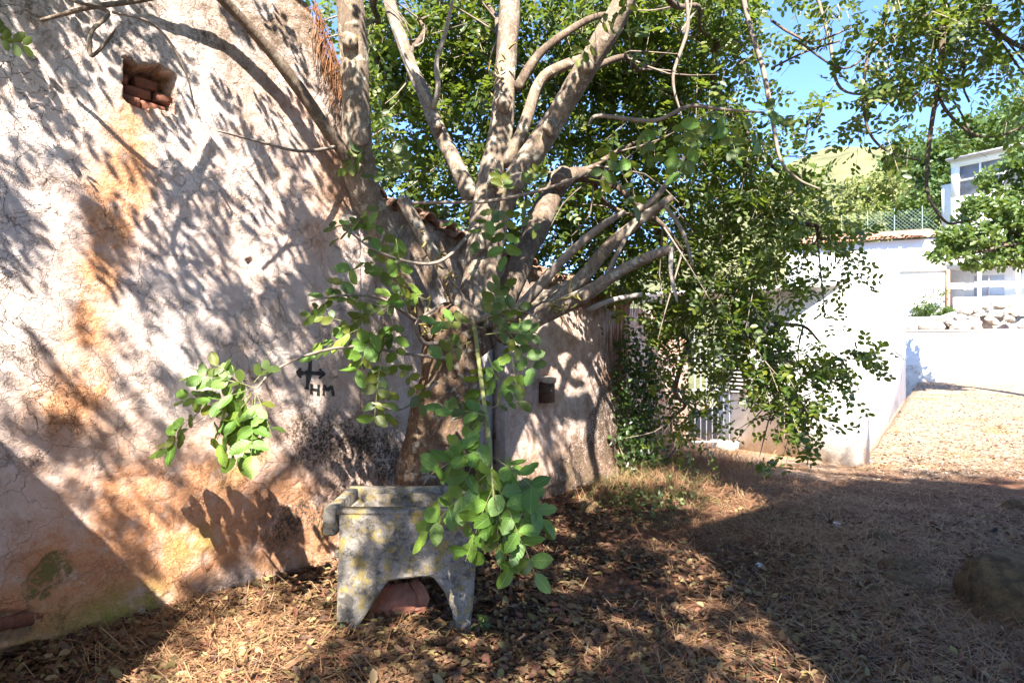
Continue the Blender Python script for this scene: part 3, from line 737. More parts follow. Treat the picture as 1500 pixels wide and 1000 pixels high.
# tiled white house on the terrace
BA, BBp = P2(1150, 27.6), P2(1580, 23.6)
hb = thing('terrace_house', 'long low white house with orange tile edge, on the terrace above the track', 'house', (*(BA+BBp)/2, 2.3))
BA3, BB3 = np.array([*BA, 0]), np.array([*BBp, 0]); dH = BB3-BA3; LH = np.linalg.norm(dH); dH /= LH; nH = np.array([dH[1], -dH[0], 0])
def HP(px, z, off=0):   # point on the front of this house in a given view column
    a = (px-750)/F; t_ = (a*BA3[1]-BA3[0])/(dH[0]-a*dH[1]); return BA3+dH*t_+z3*z+nH*off
def hbox(name, px0, px1, z0, z1, off, th, m_, par=None):
    A, B = HP(px0, 0, off), HP(px1, 0, off); c = (A+B)/2-nH*th/2+z3*(z0+z1)/2
    return MB().add(boxV(c, (B-A)/2, nH*th/2, z3*(z1-z0)/2), BQ).build(name, m_, par or hb)
hbox('wall', 1150, 1386, 2.2, 5.95, 0, .3, M['white'])
hbox('wall', 1386, 1580, 2.2, 5.75, -1.2, .3, M['white'])
hbox('lintel', 1318, 1386, 4.72, 4.82, .08, .1, M['cream'])
hbox('parapet', 1395, 1580, 2.2, 3.7, .3, .2, M['white'])
hbox('porch_beam', 1386, 1580, 4.75, 5.3, .1, .25, M['cream'])
hbox('pillar', 1386, 1391, 2.2, 4.75, .1, .22, M['tile'])
hbox('pillar', 1432, 1437, 2.2, 4.75, .1, .22, M['cream'])
hbox('pillar', 1488, 1494, 2.2, 4.75, .1, .22, M['cream'])
wdw = hbox('window', 1436, 1482, 3.6, 4.6, -1.15, .06, M['bluegrey']); hbox('glazing_bar', 1457, 1459, 3.6, 4.6, -1.1, .05, M['white'], wdw)
hbox('door', 1396, 1420, 2.3, 4.5, -1.17, .06, M['cream'])
for k, px in enumerate(np.linspace(1165, 1352, 44)):
    c = HP(px, 6.03+.03*r_.normal(), .05); half_tile(c, nH-z3*.25, z3, .55, .13, .11, M['tile'], hb, seg=5)
rfm = MB(); A, B = HP(1150, 6.0, .1), HP(1386, 6.0, .1); rfm.add(np.array([A, B, B-nH*5+z3*1.1, A-nH*5+z3*1.1]), [[0, 1, 2, 3]]); rfm.build('roof_slope', M['tile'], hb)
hbox('roof_slab', 1386, 1580, 5.75, 5.87, .05, 4., M['cream'])

# upper house with the big white framed window
CA, CB = P2(1393, 34.0), P2(1620, 29.0)
hc = thing('upper_house', 'white house high on the slope at right edge with large white framed window', 'house', (*(CA+CB)/2, 6.0))
CA3, CB3 = np.array([*CA, 0]), np.array([*CB, 0]); dC = CB3-CA3; LC = np.linalg.norm(dC); dC /= LC; nC = np.array([dC[1], -dC[0], 0])
def CP(px, z, off=0):
    a = (px-750)/F; t_ = (a*CA3[1]-CA3[0])/(dC[0]-a*dC[1]); return CA3+dC*t_+z3*z+nC*off
def cbox(name, px0, px1, z0, z1, off, th, m_, par=None):
    A, B = CP(px0, 0, off), CP(px1, 0, off); c = (A+B)/2-nC*th/2+z3*(z0+z1)/2
    return MB().add(boxV(c, (B-A)/2, nC*th/2, z3*(z1-z0)/2), BQ).build(name, m_, par or hc)
cbox('wall', 1393, 1620, 3.0, 9.42, 0, .3, M['white'])
cbox('wall', 1393, 1620, 10.9, 11.2, 0, .3, M['white'])
cbox('wall', 1393, 1403, 9.42, 10.9, 0, .3, M['white'])
wn = cbox('window', 1403, 1620, 9.42, 10.9, -.12, .04, M['glass'])
for px in (1403.5, 1435, 1469, 1503, 1540): cbox('window_frame', px-1.3, px+1.3, 9.42, 10.9, -.03, .09, M['white'], wn)
cbox('window_frame', 1403, 1620, 10.15, 10.24, -.035, .07, M['white'], wn)
cbox('roof', 1390, 1620, 11.2, 11.32, .35, 6., M['roofedge'])
MB().add(boxV(CA3-nC*2.5+z3*7.1+dC*.12, dC*.12, nC*2.3, z3*4.1), BQ).build('end_wall', M['cream'], hc)
A = CP(1386, 0, -.6); MB().add(boxV(A+z3*8.6, dC*.35, nC*.3, z3*1.6), BQ).build('chimney_stack', M['cream'], hc)

# chain-link fence between the terrace roof and the hill
fn = thing('wire_fence', 'green wire mesh fence above the tiled roof', 'fence', tuple(HP(1250, 6.2, -4.)))
fm = MB(); A, B = HP(1235, 6.6, -4.6), HP(1420, 6.6, -4.2); Lf = np.linalg.norm(B-A); df = (B-A)/Lf
for s in (-1, 1):
    for k in np.arange(-8, Lf/.16+8):
        x0 = k*.16; p, q = A+df*x0, A+df*(x0+s*1.3)+z3*1.3
        if 0 < x0 < Lf and 0 < x0+s*1.3 < Lf: fm.add(*tube(np.array([p, q]), [.009, .009], 3, 1, cap=False)[:2])
fm.build('wire_mesh', M['wire'], fn, kind='stuff')
for k in range(5):
    p = A+df*Lf*k/4; V, Q, T = tube(np.array([p-z3*1.2, p+z3*1.4]), [.022, .022], 6, 1); MB().add(V, Q, T).build('post', M['wire'], fn)

# ---------------------------------------------------------------- what stands out of frame and throws the big shadows
oh = thing('opposite_house', 'tall pale gabled house standing behind the viewpoint', 'house', (4.7, -4, 0))
x0, xm, x1, y0, y1 = 1.5, 4.5, 16.0, -1.6, -9.0
def HH(x): return np.interp(x, [x0, xm, 7.0, x1], [7.7, 10.4, 9.1, 7.0])
xsn = [x0, xm, 7.0, x1]; Vt = []
for y in (y0, y1):
    for x in xsn: Vt += [[x, y, -.2], [x, y, HH(x)]]
Vt = np.array(Vt); Q = []
for i in range(3):
    Q += [[2*i, 2*i+2, 2*i+3, 2*i+1], [8+2*i+2, 8+2*i, 8+2*i+1, 8+2*i+3], [2*i+1, 2*i+3, 8+2*i+3, 8+2*i+1]]
Q += [[8, 0, 1, 9], [6, 14, 15, 7]]
part('wall', Vt, np.array(Q), M['whitewall'], oh)
rq = []; 
rv_ = np.array([[x, y, HH(x)+.06] for y in (y0+.25, y1) for x in xsn]); part('roof', rv_, np.array([[0,1,5,4],[1,2,6,5],[2,3,7,6]]), M['tile'], oh)
# unseen block added left of frame, sized to cast the diagonal wall shadow
bu = -.95
c = WP(bu-.3, 1.13, .78)
bt = MB(); bt.add(*bevel_box(c, d3*.30, n3*.80, z3*1.30, .02)); o = bt.build('shade_block', M['cream']); tag(o, 'unseen thick block against the old wall, added left of the view to cast a shadow', 'shade_block')

# ---------------------------------------------------------------- concrete wash tank
tank_o = P(595, 900, 4.1); tank_o[2] = 0
tk = thing('wash_tank', 'lichened concrete laundry tank with ribbed washboard, in front of the tree', 'wash tank', tank_o)
TD = 3.90
def TP(px, py): return P(px, py, TD)
def prism(poly, y0_, y1_, name, m_, par, rot=None):
    """polygon in x,z extruded between two depths"""
    V = [[p[0], y0_, p[1]] for p in poly]+[[p[0], y1_, p[1]] for p in poly]; n = len(poly)
    bm = bmesh.new(); vs = [bm.verts.new(v) for v in V]
    bm.faces.new(vs[:n]); bm.faces.new(vs[n:][::-1])
    for i in range(n): bm.faces.new([vs[(i+1) % n], vs[i], vs[n+i], vs[n+(i+1) % n]])
    bmesh.ops.recalc_face_normals(bm, faces=bm.faces)
    bmesh.ops.bevel(bm, geom=[e for e in bm.edges if len(e.link_faces) == 2 and e.calc_face_angle(0) > .5], offset=.008, segments=2, affect='EDGES')
    bmesh.ops.triangulate(bm, faces=[f for f in bm.faces if len(f.verts) > 4])
    bmesh.ops.subdivide_edges(bm, edges=[e for e in bm.edges if e.calc_length() > .09], cuts=3, use_grid_fill=True)
    for v in bm.verts:
        a = np.array(v.co); nn = np.array(v.normal)
        v.co = a+nn*.011*float(fbm(a[0]*7, a[1]*7, a[2]*7, 4, 5))
    o0 = org(par)
    for v in bm.verts: v.co = np.array(v.co)-o0
    me_ = bpy.data.meshes.new(name); bm.to_mesh(me_); bm.free(); return link(name, me_, m_, par)
def xz(px, py, d=TD): p = P(px, py, d); return (p[0], p[2])
poly = [xz(*q) for q in [(497,752),(493,925),(517,924),(530,908),(548,880),(567,850),(600,846),(634,843),(650,865),(662,895),(667,930),(687,930),(694,870),(696,800),(694,752)]]
prism(poly, TD, TD+.075, 'front_panel', M['concrete'], tk)
prism([(p[0]+.03*(1 if p[0] < -.7 else -1), p[1]) for p in poly], TD+.56, TD+.63, 'back_panel', M['concrete'], tk)
# basin: rim ring, floor, overhanging washboard lip on the left
zt = xz(600, 746)[1]; xl, xr = xz(472, 746)[0], xz(700, 746)[0]
def bb(name, x0_, x1_, ya, yb, za, zb_, b=.012, m_='concrete', sd=1):
    V, Q, T = jit_box(np.array([(x0_+x1_)/2, (ya+yb)/2, (za+zb_)/2]), np.array([(x1_-x0_)/2, 0, 0]), np.array([0, (yb-ya)/2, 0]), np.array([0, 0, (zb_-za)/2]), b, sd, .005)
    return MB().add(V, Q, T).build(name, M[m_], tk)
bb('rim', xl+.085, xr, TD-.002, TD+.07, zt-.035, zt, .006, sd=1)
bb('rim', xl, xr, TD+.60, TD+.66, zt-.16, zt+.012, sd=2)
bb('rim', xr-.06, xr, TD+.06, TD+.60, zt-.16, zt, sd=3)
bb('rim', xl, xl+.07, TD+.015, TD+.60, zt-.15, zt+.005, .006, sd=4)
bb('basin_floor', xl+.05, xr-.06, TD+.06, TD+.60, zt-.30, zt-.25, sd=5)
wb = MB(); nx_ = 90; ys_ = np.linspace(TD+.061, TD+.599, 6); xs_ = np.linspace(xl+.05, xl+.36, nx_)
Xg, Yg = np.meshgrid(xs_, ys_); Zg = zt-.045-.15*(Xg-xl-.05)/.31+.011*np.sin((Xg-xl)*2*np.pi/.042)
i = (np.arange(5)[:, None]*nx_+np.arange(nx_-1)[None]).reshape(-1); wb.add(np.stack([Xg, Yg, Zg], -1).reshape(-1, 3), np.stack([i, i+1, i+nx_+1, i+nx_], -1)); wb.build('washboard', M['concrete'], tk, sm=True)
V, Q, T = tube(np.array([P(640, 925, 4.5)*[1,1,0]+[0,0,.04], P(600, 850, 4.5)]), [.03, .03], 6, 1)
# terracotta shards and a log under the tank
def shard(px, py, d, w_, h_, tilt, yaw, label):
    c = P(px, py, d); rr = np.random.default_rng(int(px)); pts = []
    for a in np.linspace(0, 2*np.pi, 7, endpoint=False): pts.append([math.cos(a)*w_*rr.uniform(.7, 1.1), math.sin(a)*h_*rr.uniform(.7, 1.1)])
    ax = np.array([math.cos(yaw), math.sin(yaw), 0]); up = np.array([-math.sin(yaw)*math.sin(tilt), math.cos(yaw)*math.sin(tilt), math.cos(tilt)]); nn = np.cross(ax, up)
    V = np.array([c+ax*p[0]+up*p[1]+nn*s*.011 for s in (-1, 1) for p in pts]); n = 7
    Q = [[i, (i+1) % n, n+(i+1) % n, n+i] for i in range(n)]; T = [[0, i+1, i] for i in range(1, n-1)]+[[n, n+i, n+i+1] for i in range(1, n-1)]
    tag(MB().add(V, Q, T).build('tile_shard', M['shard'], loc=c), label, 'tile shard', 'broken tiles under the tank')
shard(578, 880, 4.15, .17, .13, .35, .25, 'leftmost large broken terracotta tile leaning under the tank')
shard(610, 874, 4.2, .10, .12, .3, -.2, 'upright broken terracotta tile under the middle of the tank')
shard(480, 862, 4.75, .12, .04, 1.2, .2, 'flat terracotta tile piece half buried left of the tank')
shard(465, 885, 4.5, .11, .03, 1.3, -.1, 'flat terracotta tile piece nearest the wall, in front left of tank')
V, Q, T = tube(np.array([P(533, 928, 4.0), P(553, 906, 4.12)]), [.045, .04], 10, 4, bump=.15, seed=3)
tag(MB().add(V, Q, T).build('wood_stub', M['deadwood'], loc=P(533, 930, 4.0), sm=True), 'short pale log end lying at the left foot of the tank', 'log')

# ---------------------------------------------------------------- leaves
def leaflet_hi(seed, n=9):
    r = np.random.default_rng(seed); t = np.linspace(0, 1, n); wmax = r.uniform(.25, .34)
    w_ = wmax*np.sin(np.pi*t**(.85+.2*r.random()))**.62; w_[0] = .015; w_[-1] = .012
    curl = r.uniform(-.25, .12); fold = r.uniform(.05, .25); tw = r.uniform(-.2, .2)
    z = curl*t**2
    if seed % 3 == 0: w_[n//2+seed % 2] *= .72
    mid = np.stack([t, 0*t+.03*np.sin(t*3+seed), z], -1)
    def side(s, k): return np.stack([t+.01*np.sin(9*t+seed), mid[:, 1]+s*w_*k, z+fold*w_*k**1.3+.015*np.sin(t*8+s+seed)+tw*s*w_*k*t], -1)
    rows = [side(-1, 1), side(-1, .5), mid, side(1, .5), side(1, 1)]
    V = np.concatenate(rows); Q = []
    for a in range(4):
        for i in range(n-1): Q.append([a*n+i, a*n+i+1, (a+1)*n+i+1, (a+1)*n+i])
    me_ = fast_mesh('leaf', V, [np.array(Q)]); smooth(me_); me_.materials.append(M['leaf']); return me_
LHI = [leaflet_hi(s) for s in range(10)]
LLO_V = np.array([[0, 0, 0], [.28, -.27, .06], [.72, -.27, .05], [1, 0, -.06], [.72, .27, .05], [.28, .27, .06]]); LLO_Q = np.array([[0, 1, 2, 3], [0, 3, 4, 5]])
def norm(v): return v/(np.linalg.norm(v, axis=-1, keepdims=True)+1e-9)
def place_leaflets(pos, dirs, nrm, size):
    """vectorised low leaflets → V,Q"""
    x = norm(dirs); y = norm(np.cross(nrm, x)); z = np.cross(x, y); s = size[:, None, None]
    V = pos[:, None]+(x[:, None]*LLO_V[None, :, :1]+y[:, None]*LLO_V[None, :, 1:2]+z[:, None]*LLO_V[None, :, 2:])*s
    Q = LLO_Q[None]+np.arange(len(pos))[:, None, None]*6
    return V.reshape(-1, 3), Q.reshape(-1, 4)
def compound(pos, dirs, nrm, L, size, pairs, r):
    """each row: a pinnate leaf → leaflets arrays"""
    x = norm(dirs); y = norm(np.cross(nrm, x)); z = np.cross(x, y); P_, D_, N_, S_ = [], [], [], []
    for k in range(pairs):
        t_ = (k+.8)/pairs
        for s in (-1, 1):
            P_.append(pos+x*(L*t_)[:, None]+z*(-.12*(L*t_*t_))[:, None]); D_.append(y*s*.85+x*(.35+.3*t_)+r.normal(0, .16, pos.shape))
            N_.append(z+r.normal(0, .28, pos.shape)); S_.append(size*r.uniform(.78, 1.1, len(pos))*(1-.18*abs(t_-.6)))
    return np.concatenate(P_), np.concatenate(D_), np.concatenate(N_), np.concatenate(S_)
def thin(mb, pts, rads, n=4):  V, Q, T = tube(pts, rads, n, 2, cap=False); mb.add(V, Q)
def foliage(blobs, r, name, mat_, parent, size=.06, twmat=None, twigs=None):
    """blobs: (centre, radii, n_twigs). Twigs with pinnate leaves spread through every blob"""
    LP, LD, LN, LS = [], [], [], []; tw = MB()
    for c, rad, n in blobs:
        c = np.asarray(c); rad = np.asarray(rad, float)
        st = r.normal(0, 1, (n, 3)); st = norm(st)*r.uniform(.15, 1, (n, 1))**.5; st = c+st*rad
        out = norm(st-c); dr = norm(out*.6+r.normal(0, .6, (n, 3))+np.array([0, 0, -.45]))
        Lt = r.uniform(.22, .5, n)*(size/.06)**.5
        ns = 6
        for j in range(ns):
            t_ = (j+.4)/ns
            p = st+dr*(Lt*t_)[:, None]+np.array([0, 0, -1.])*(.35*Lt*t_*t_)[:, None]
            sd_ = norm(np.cross(dr, r.normal(0, 1, (n, 3)))); dd = norm(sd_*.8+dr*.5+np.array([0, 0, -.15]))
            nn = norm(np.array([0, -.25, .8])+r.normal(0, .5, (n, 3)))
            a, b2, c2, d2 = compound(p, dd, nn, np.full(n, size*2.1)*r.uniform(.8, 1.2, n), np.full(n, size), 3, r)
            LP.append(a); LD.append(b2); LN.append(c2); LS.append(d2)
        # strip twigs
        e = st+dr*Lt[:, None]+np.array([0, 0, -1.])*(.35*Lt)[:, None]; sv = norm(np.cross(dr, [0.2, 1, .1]))*.0035
        V = np.stack([st-sv, st+sv, e+sv*.4, e-sv*.4], 1).reshape(-1, 3); tw.add(V, np.arange(4*n).reshape(-1, 4))
    V, Q = place_leaflets(np.concatenate(LP), np.concatenate(LD), np.concatenate(LN), np.concatenate(LS))
    o = part(name, V, [Q], mat_, parent, kind='stuff')
    if twigs: tw.build(twigs, twmat or M['twig'], parent, kind='stuff')
    return o
# ---------------------------------------------------------------- the carob tree
tb = P(650, 870, 5.15); tb[2] = 0
tree = thing('carob_tree', 'many stemmed old carob tree with broad trunk growing against the wall', 'tree', tb)
def pxtube(name, pts, m_, parent=tree, n=12, sub=7, bump=.10, seed=0, cap=True, sm=True):
    """pts: (px, py, depth, width_px)"""
    c = np.array([P(a, b, d) for a, b, d, w_ in pts]); rr = [w_/2/F*d for a, b, d, w_ in pts]
    V, Q, T = tube(c, rr, n, sub, bump, seed, cap)
    return MB().add(V, Q, T).build(name, m_, parent, sm=sm)
tr_pts = [(640,872,5.15,165),(638,800,5.15,140),(640,710,5.15,118),(652,620,5.15,98),(660,560,5.15,88),(662,520,5.15,88),(668,480,5.18,90),(675,452,5.2,60)]
pxtube('trunk', tr_pts, M['bark3'], n=36, sub=12, bump=.16, seed=2)
BR = [
 ('stem', [(682,500,5.2,70),(696,440,5.2,58),(700,390,5.22,46),(706,330,5.25,44),(718,260,5.3,44),(733,200,5.35,42),(738,140,5.4,40),(742,80,5.5,38),(748,0,5.6,36),(752,-60,5.7,34),(756,-150,5.8,30)], 'bark', .10),
 ('stem', [(716,480,5.15,38),(720,430,5.14,30),(720,380,5.17,25),(716,320,5.25,24)], 'bark', .12),
 ('stem', [(716,400,5.3,34),(730,320,5.3,40),(755,262,5.25,42),(800,195,5.2,42),(850,112,5.1,40),(888,50,5.0,40),(915,0,4.95,38),(940,-60,4.9,34),(960,-150,4.6,30)], 'bark', .08),
 ('stem', [(655,500,5.3,46),(620,455,5.35,40),(592,400,5.35,42),(560,340,5.35,48),(534,280,5.15,56),(522,220,5.05,54),(521,160,5.0,50),(520,90,5.0,52),(515,30,4.95,52),(508,-30,4.9,46),(500,-150,4.7,34)], 'bark', .08),
 ('limb', [(512,235,5.0,22),(482,195,4.86,22),(455,155,4.72,21),(412,95,4.54,20),(360,35,4.33,18),(300,-25,4.1,16),(230,-70,3.85,13),(140,-130,3.55,10),(40,-190,3.2,6)], 'bark2', .10),
 ('limb', [(690,290,5.3,30),(665,235,5.4,26),(640,185,5.5,24),(622,140,5.6,22),(600,90,5.7,21),(575,20,5.8,20),(560,-40,5.9,18)], 'bark', .10),
 ('limb', [(705,500,5.4,42),(738,440,5.6,38),(765,380,5.8,38),(790,325,6.0,38),(808,290,6.1,34),(826,264,6.2,30),(850,255,6.3,22),(900,270,6.5,16)], 'bark2', .14),
 ('limb', [(735,485,5.15,44),(790,462,5.0,34),(850,435,4.85,26),(905,400,4.7,19),(950,376,4.6,16),(983,364,4.55,14)], 'bark', .10),
 ('limb', [(740,490,5.2,34),(800,450,5.1,26),(852,408,5.0,22),(890,362,4.9,20),(935,325,4.8,17),(985,288,4.7,12)], 'bark', .10),
 ('limb', [(735,480,5.0,20),(780,430,4.9,18),(830,375,4.8,15),(880,332,4.7,12),(915,310,4.65,8)], 'twig', .08),
 ('limb', [(770,455,5.3,24),(815,430,5.3,24),(850,415,5.3,23)], 'bark', .12),
 ('limb', [(700,470,5.1,30),(672,440,5.0,24),(650,400,4.95,20),(622,350,4.9,21),(604,318,4.88,20),(590,292,4.87,21)], 'bark', .10),
 ('limb', [(738,240,5.3,26),(765,195,5.3,22),(790,120,5.3,18),(830,95,5.3,18),(880,78,5.3,16),(910,40,5.3,10)], 'bark', .12),
 ('limb', [(758,130,5.4,18),(775,100,5.4,17),(800,70,5.4,14),(860,30,5.4,12),(900,20,5.5,9)], 'bark2', .12),
 ('limb', [(640,500,5.1,26),(618,480,5.0,20),(612,450,4.95,18),(600,420,4.95,12)], 'bark2', .12),
 ('limb', [(860,455,5.2,9),(895,440,5.2,9),(940,431,5.2,8)], 'deadwood', .1),
 ('limb', [(885,410,4.75,8),(905,370,4.7,8),(925,335,4.7,6),(940,320,4.7,3)], 'twig', .1),
 ('limb', [(970,295,4.7,8),(1000,340,4.65,7),(1015,390,4.6,4)], 'twig', .1),
 ('limb', [(983,364,4.55,8),(983,400,4.5,7),(992,442,4.5,4)], 'deadwood', .1),
 ('limb', [(930,310,4.8,14),(960,290,4.75,11),(990,250,4.7,8),(1010,215,4.7,4)], 'twig', .1),
 ('limb', [(632,158,5.5,9),(612,120,5.4,8),(596,90,5.35,7),(580,45,5.3,4)], 'deadwood', .1),
 ('limb', [(634,158,5.5,10),(642,130,5.4,9),(640,90,5.35,8),(652,50,5.3,7),(664,-5,5.2,5)], 'deadwood', .1),
]
for k, (nm, pts, m_, b_) in enumerate(BR):
    pts = [(a_, b2_, d_, w_*(.82 if k < 4 and b2_ < 380 else .90)) for a_, b2_, d_, w_ in pts]
    big = max(p[3] for p in pts) > 24
    pxtube(nm, pts, M[m_], n=18 if big else 8, sub=9 if big else 5, bump=b_*1.3, seed=k+10)
# rotten hollow and dry root mat on the head of the trunk, knots
hl = MB()
for k, (a, b_, d, w_, h_) in enumerate([(655,548,4.955,.085,.05),(690,700,4.93,.05,.16),(668,470,4.98,.10,.04)]):
    me_ = stone_mesh(40+k, 3, .4, .95); v = np.empty(len(me_.vertices)*3, np.float32); me_.vertices.foreach_get('co', v); v = v.reshape(-1, 3)*[w_, .03, h_]+P(a, b_, d); hl.add(v, None, np.array([list(p.vertices) for p in me_.polygons]))
hl.build('rot_scar', M['dark_rot'], tree, kind='stuff', sm=True)
TW = [[(605,297,4.85,5),(660,296,4.7,5),(720,293,4.5,5),(800,275,4.3,5),(870,250,4.1,4)],
 [(320,192,3.9,3),(380,208,4.2,4),(440,222,4.5,5),(490,215,4.9,6),(515,205,5.1,6)],
 [(655,525,4.9,7),(600,515,4.6,5),(520,508,4.3,5),(450,515,4.0,4),(400,545,3.85,4),(375,570,3.75,3)],
 [(690,500,5.05,7),(697,478,4.8,7),(702,520,4.1,7),(708,580,3.7,7),(716,640,3.4,8),(722,680,3.3,6),(726,715,3.2,4),(724,745,3.2,2)],
 [(862,182,3.9,4),(880,170,3.9,6),(960,178,3.8,6),(1010,155,3.7,6),(1060,158,3.6,5),(1120,165,3.5,3)],
 [(700,330,4.9,6),(640,385,4.6,5),(560,370,4.4,4),(500,330,4.3,3)],
 [(655,500,4.9,8),(620,500,4.7,7),(612,470,4.6,6),(640,450,4.7,4)],
 [(610,470,4.8,7),(560,440,4.5,5),(500,432,4.3,4),(455,440,4.2,3)],
 [(1085,-20,5.6,8),(1100,40,5.5,7),(1118,100,5.4,7),(1132,180,5.3,6),(1145,235,5.2,5),(1170,262,5.2,4),(1200,277,5.2,3)],
 [(1000,-40,5.4,7),(1006,40,5.4,6),(988,110,5.4,5),(998,170,5.4,3)],
 [(700,470,4.8,9),(740,455,4.5,7),(770,455,4.2,4),(790,470,4.1,3)],
 [(640,560,4.6,4),(590,600,4.3,3),(545,590,4.2,3)],
 [(1190,-30,5.8,5),(1215,60,5.7,5),(1230,130,5.6,4),(1300,140,5.4,3)],
 [(100,0,3.3,3),(160,20,3.4,6),(135,45,3.3,6),(132,75,3.3,7),(145,82,3.3,6),(165,50,3.3,5),(170,40,3.3,2)],
 [(60,30,3.4,6),(130,14,3.4,8),(190,8,3.5,8),(245,-8,3.7,9)],
 [(165,18,3.4,4),(215,32,3.6,4),(250,65,3.7,4),(275,110,3.8,3),(285,160,3.9,2)],
]
for k, pts in enumerate(TW):
    c = np.array([P(a, b, d) for a, b, d, w_ in pts]); c[1:-1] += rng.normal(0, .008, c[1:-1].shape)
    V, Q, T = tube(c, [w_/2/F*d for a, b, d, w_ in pts], 6, 6, .1, k); MB().add(V, Q, T).build('twig', M['greentwig'] if k == 3 else (M['bark2'] if k in (13, 14) else M['twig']), tree, sm=True)

kn = np.random.default_rng(77)
for px, py, d, s_ in [(738,150,5.2,24),(722,262,5.05,26),(860,96,4.95,22),(530,200,4.9,26),(640,185,5.38,17),(806,186,5.05,22),(700,360,5.08,26),(822,262,6.0,30),(905,402,4.65,12),(650,640,4.93,40),(615,760,4.9,46),(665,470,5.0,44),(735,480,5.0,36),(700,505,5.0,40),(755,265,5.08,26),(512,60,4.85,22),(985,364,4.55,9),(588,293,4.86,12)]:
    me_ = stone_mesh(int(px), 3, .45, .97); smooth(me_); me_.materials.append(M['bark3'] if py > 450 else M['bark'])
    q = s_/2/F*d; o = link('knot', me_, None, tree, loc=P(px, py, d+.02)); o.scale = (q, q*.8, q*1.2); o.rotation_euler = (0, kn.uniform(-.5, .5), kn.uniform(0, 6))
# close sprays: leaflets that show one by one
r = np.random.default_rng(21)
near = []     # (pos, dir, nrm, size)
stems = MB()
def spray(px, py, d, ang, Lpx, pairs, leafpx, face=.8, term=True):
    """one pinnate leaf: base at the pixel, pointing at ang (deg, 0 right, 90 down)"""
    a = R(ang); p0 = P(px, py, d); x = norm(np.array([math.cos(a), r.normal(0, .25), -math.sin(a)]))
    nn = np.array([r.normal(0, .35), -face*r.uniform(.6, 1.25), .65+r.normal(0, .3)]); nn = norm(nn-x*(nn@x)); y = np.cross(nn, x)
    L = Lpx/F*d; s = leafpx/F*d
    pts = [p0+x*L*t_-np.array([0, 0, 1])*.22*L*t_*t_ for t_ in np.linspace(0, 1, 5)]
    thin(stems, np.array(pts), np.linspace(.0022, .001, 5))
    for k in range(pairs):
        t_ = .22+.78*(k+.3)/pairs; pc = p0+x*L*t_-np.array([0, 0, 1])*.22*L*t_*t_
        for sg in (-1, 1):
            if r.random() < .06: continue
            near.append((pc+r.normal(0, .003, 3), norm(y*sg*.85+x*.45+r.normal(0, .14, 3)), norm(nn+r.normal(0, .36, 3)), s*r.uniform(.68, 1.15)))
    if term and r.random() < .5: near.append((pts[-1], norm(x+r.normal(0, .2, 3)), norm(nn+r.normal(0, .2, 3)), s))
# big low spray in front of the tank
for a in [(716,610,3.35,200,70,3,32),(718,625,3.3,160,65,3,34),(720,655,3.3,170,90,4,38),(722,670,3.3,25,80,3,34),(720,690,3.25,145,115,4,40),(722,700,3.2,60,85,4,36),
          (724,710,3.2,115,100,4,40),(728,670,3.35,45,95,4,34),(724,720,3.15,85,110,4,38),(724,735,3.2,125,70,3,38),(714,600,3.4,-25,60,3,24),(732,660,3.4,70,70,3,30),(716,630,3.3,120,75,3,32),(720,665,3.22,100,90,4,36),(726,690,3.28,85,90,4,34),(722,680,3.35,190,105,4,36),(724,705,3.3,155,110,4,36),(728,700,3.3,35,80,4,34),(730,715,3.3,60,110,4,34),(712,625,3.4,215,60,3,28),(724,730,3.12,75,120,4,36)]: spray(*a)
# left spray over the wall
for a in [(372,568,3.75,205,70,3,26),(372,572,3.72,150,90,4,34),(368,575,3.7,120,75,4,36),(374,578,3.7,85,75,3,36),(330,585,3.72,190,70,3,26),(300,610,3.7,150,75,3,30),(365,580,3.72,100,95,3,40),(350,560,3.74,230,45,2,24),(280,610,3.72,140,70,3,28),(368,578,3.7,130,90,4,34),(360,572,3.72,165,80,4,30),(370,585,3.7,95,60,3,36),(340,575,3.72,120,70,3,32),(375,575,3.7,60,60,3,28),(345,560,3.72,200,60,3,26),(372,560,3.74,-55,40,2,22)]: spray(*a)
# left middle cluster
for a in [(560,440,4.35,150,75,4,28),(540,445,4.3,200,70,4,26),(500,435,4.3,170,50,3,24),(560,470,4.3,120,80,4,28),(530,480,4.25,160,75,4,28),(590,480,4.4,150,70,4,28),(545,520,4.3,75,90,5,22),
          (560,510,4.3,95,95,5,24),(575,560,4.3,100,50,3,24),(620,430,4.5,165,80,4,24),(540,425,4.3,110,60,3,26),(500,470,4.2,200,50,3,22),(585,525,4.35,60,60,4,22),(570,455,4.35,80,80,4,24),(630,440,4.5,200,60,3,26)]: spray(*a)
# upper left cluster
for a in [(560,330,4.45,190,90,4,26),(570,300,4.4,160,80,4,26),(590,330,4.5,120,75,4,30),(540,215,4.9,150,40,3,22),(550,205,4.9,30,60,4,22),(580,350,4.4,80,75,4,26),(560,310,4.45,110,80,4,26),(520,380,4.4,120,45,2,26),(600,240,4.9,170,50,3,22)]: spray(*a)
# middle cluster on the sucker
for a in [(706,470,4.2,-30,60,3,24),(705,480,4.1,200,70,4,26),(710,490,4.0,-10,80,4,26),(715,520,3.9,70,60,3,30),(740,480,4.0,50,70,4,26),(700,450,4.2,-50,60,3,24),(690,500,4.1,160,60,3,30),(705,520,3.9,95,80,4,26),(712,470,4.1,-70,45,3,22),(745,490,4.0,80,60,4,24)]: spray(*a)
# on the horizontal twig
for a in [(740,290,4.45,90,70,4,28),(730,292,4.5,120,60,3,24),(770,282,4.4,-60,50,3,22),(700,294,4.55,150,40,3,22),(740,288,4.45,-100,45,3,22),(760,285,4.4,60,60,3,24)]: spray(*a)
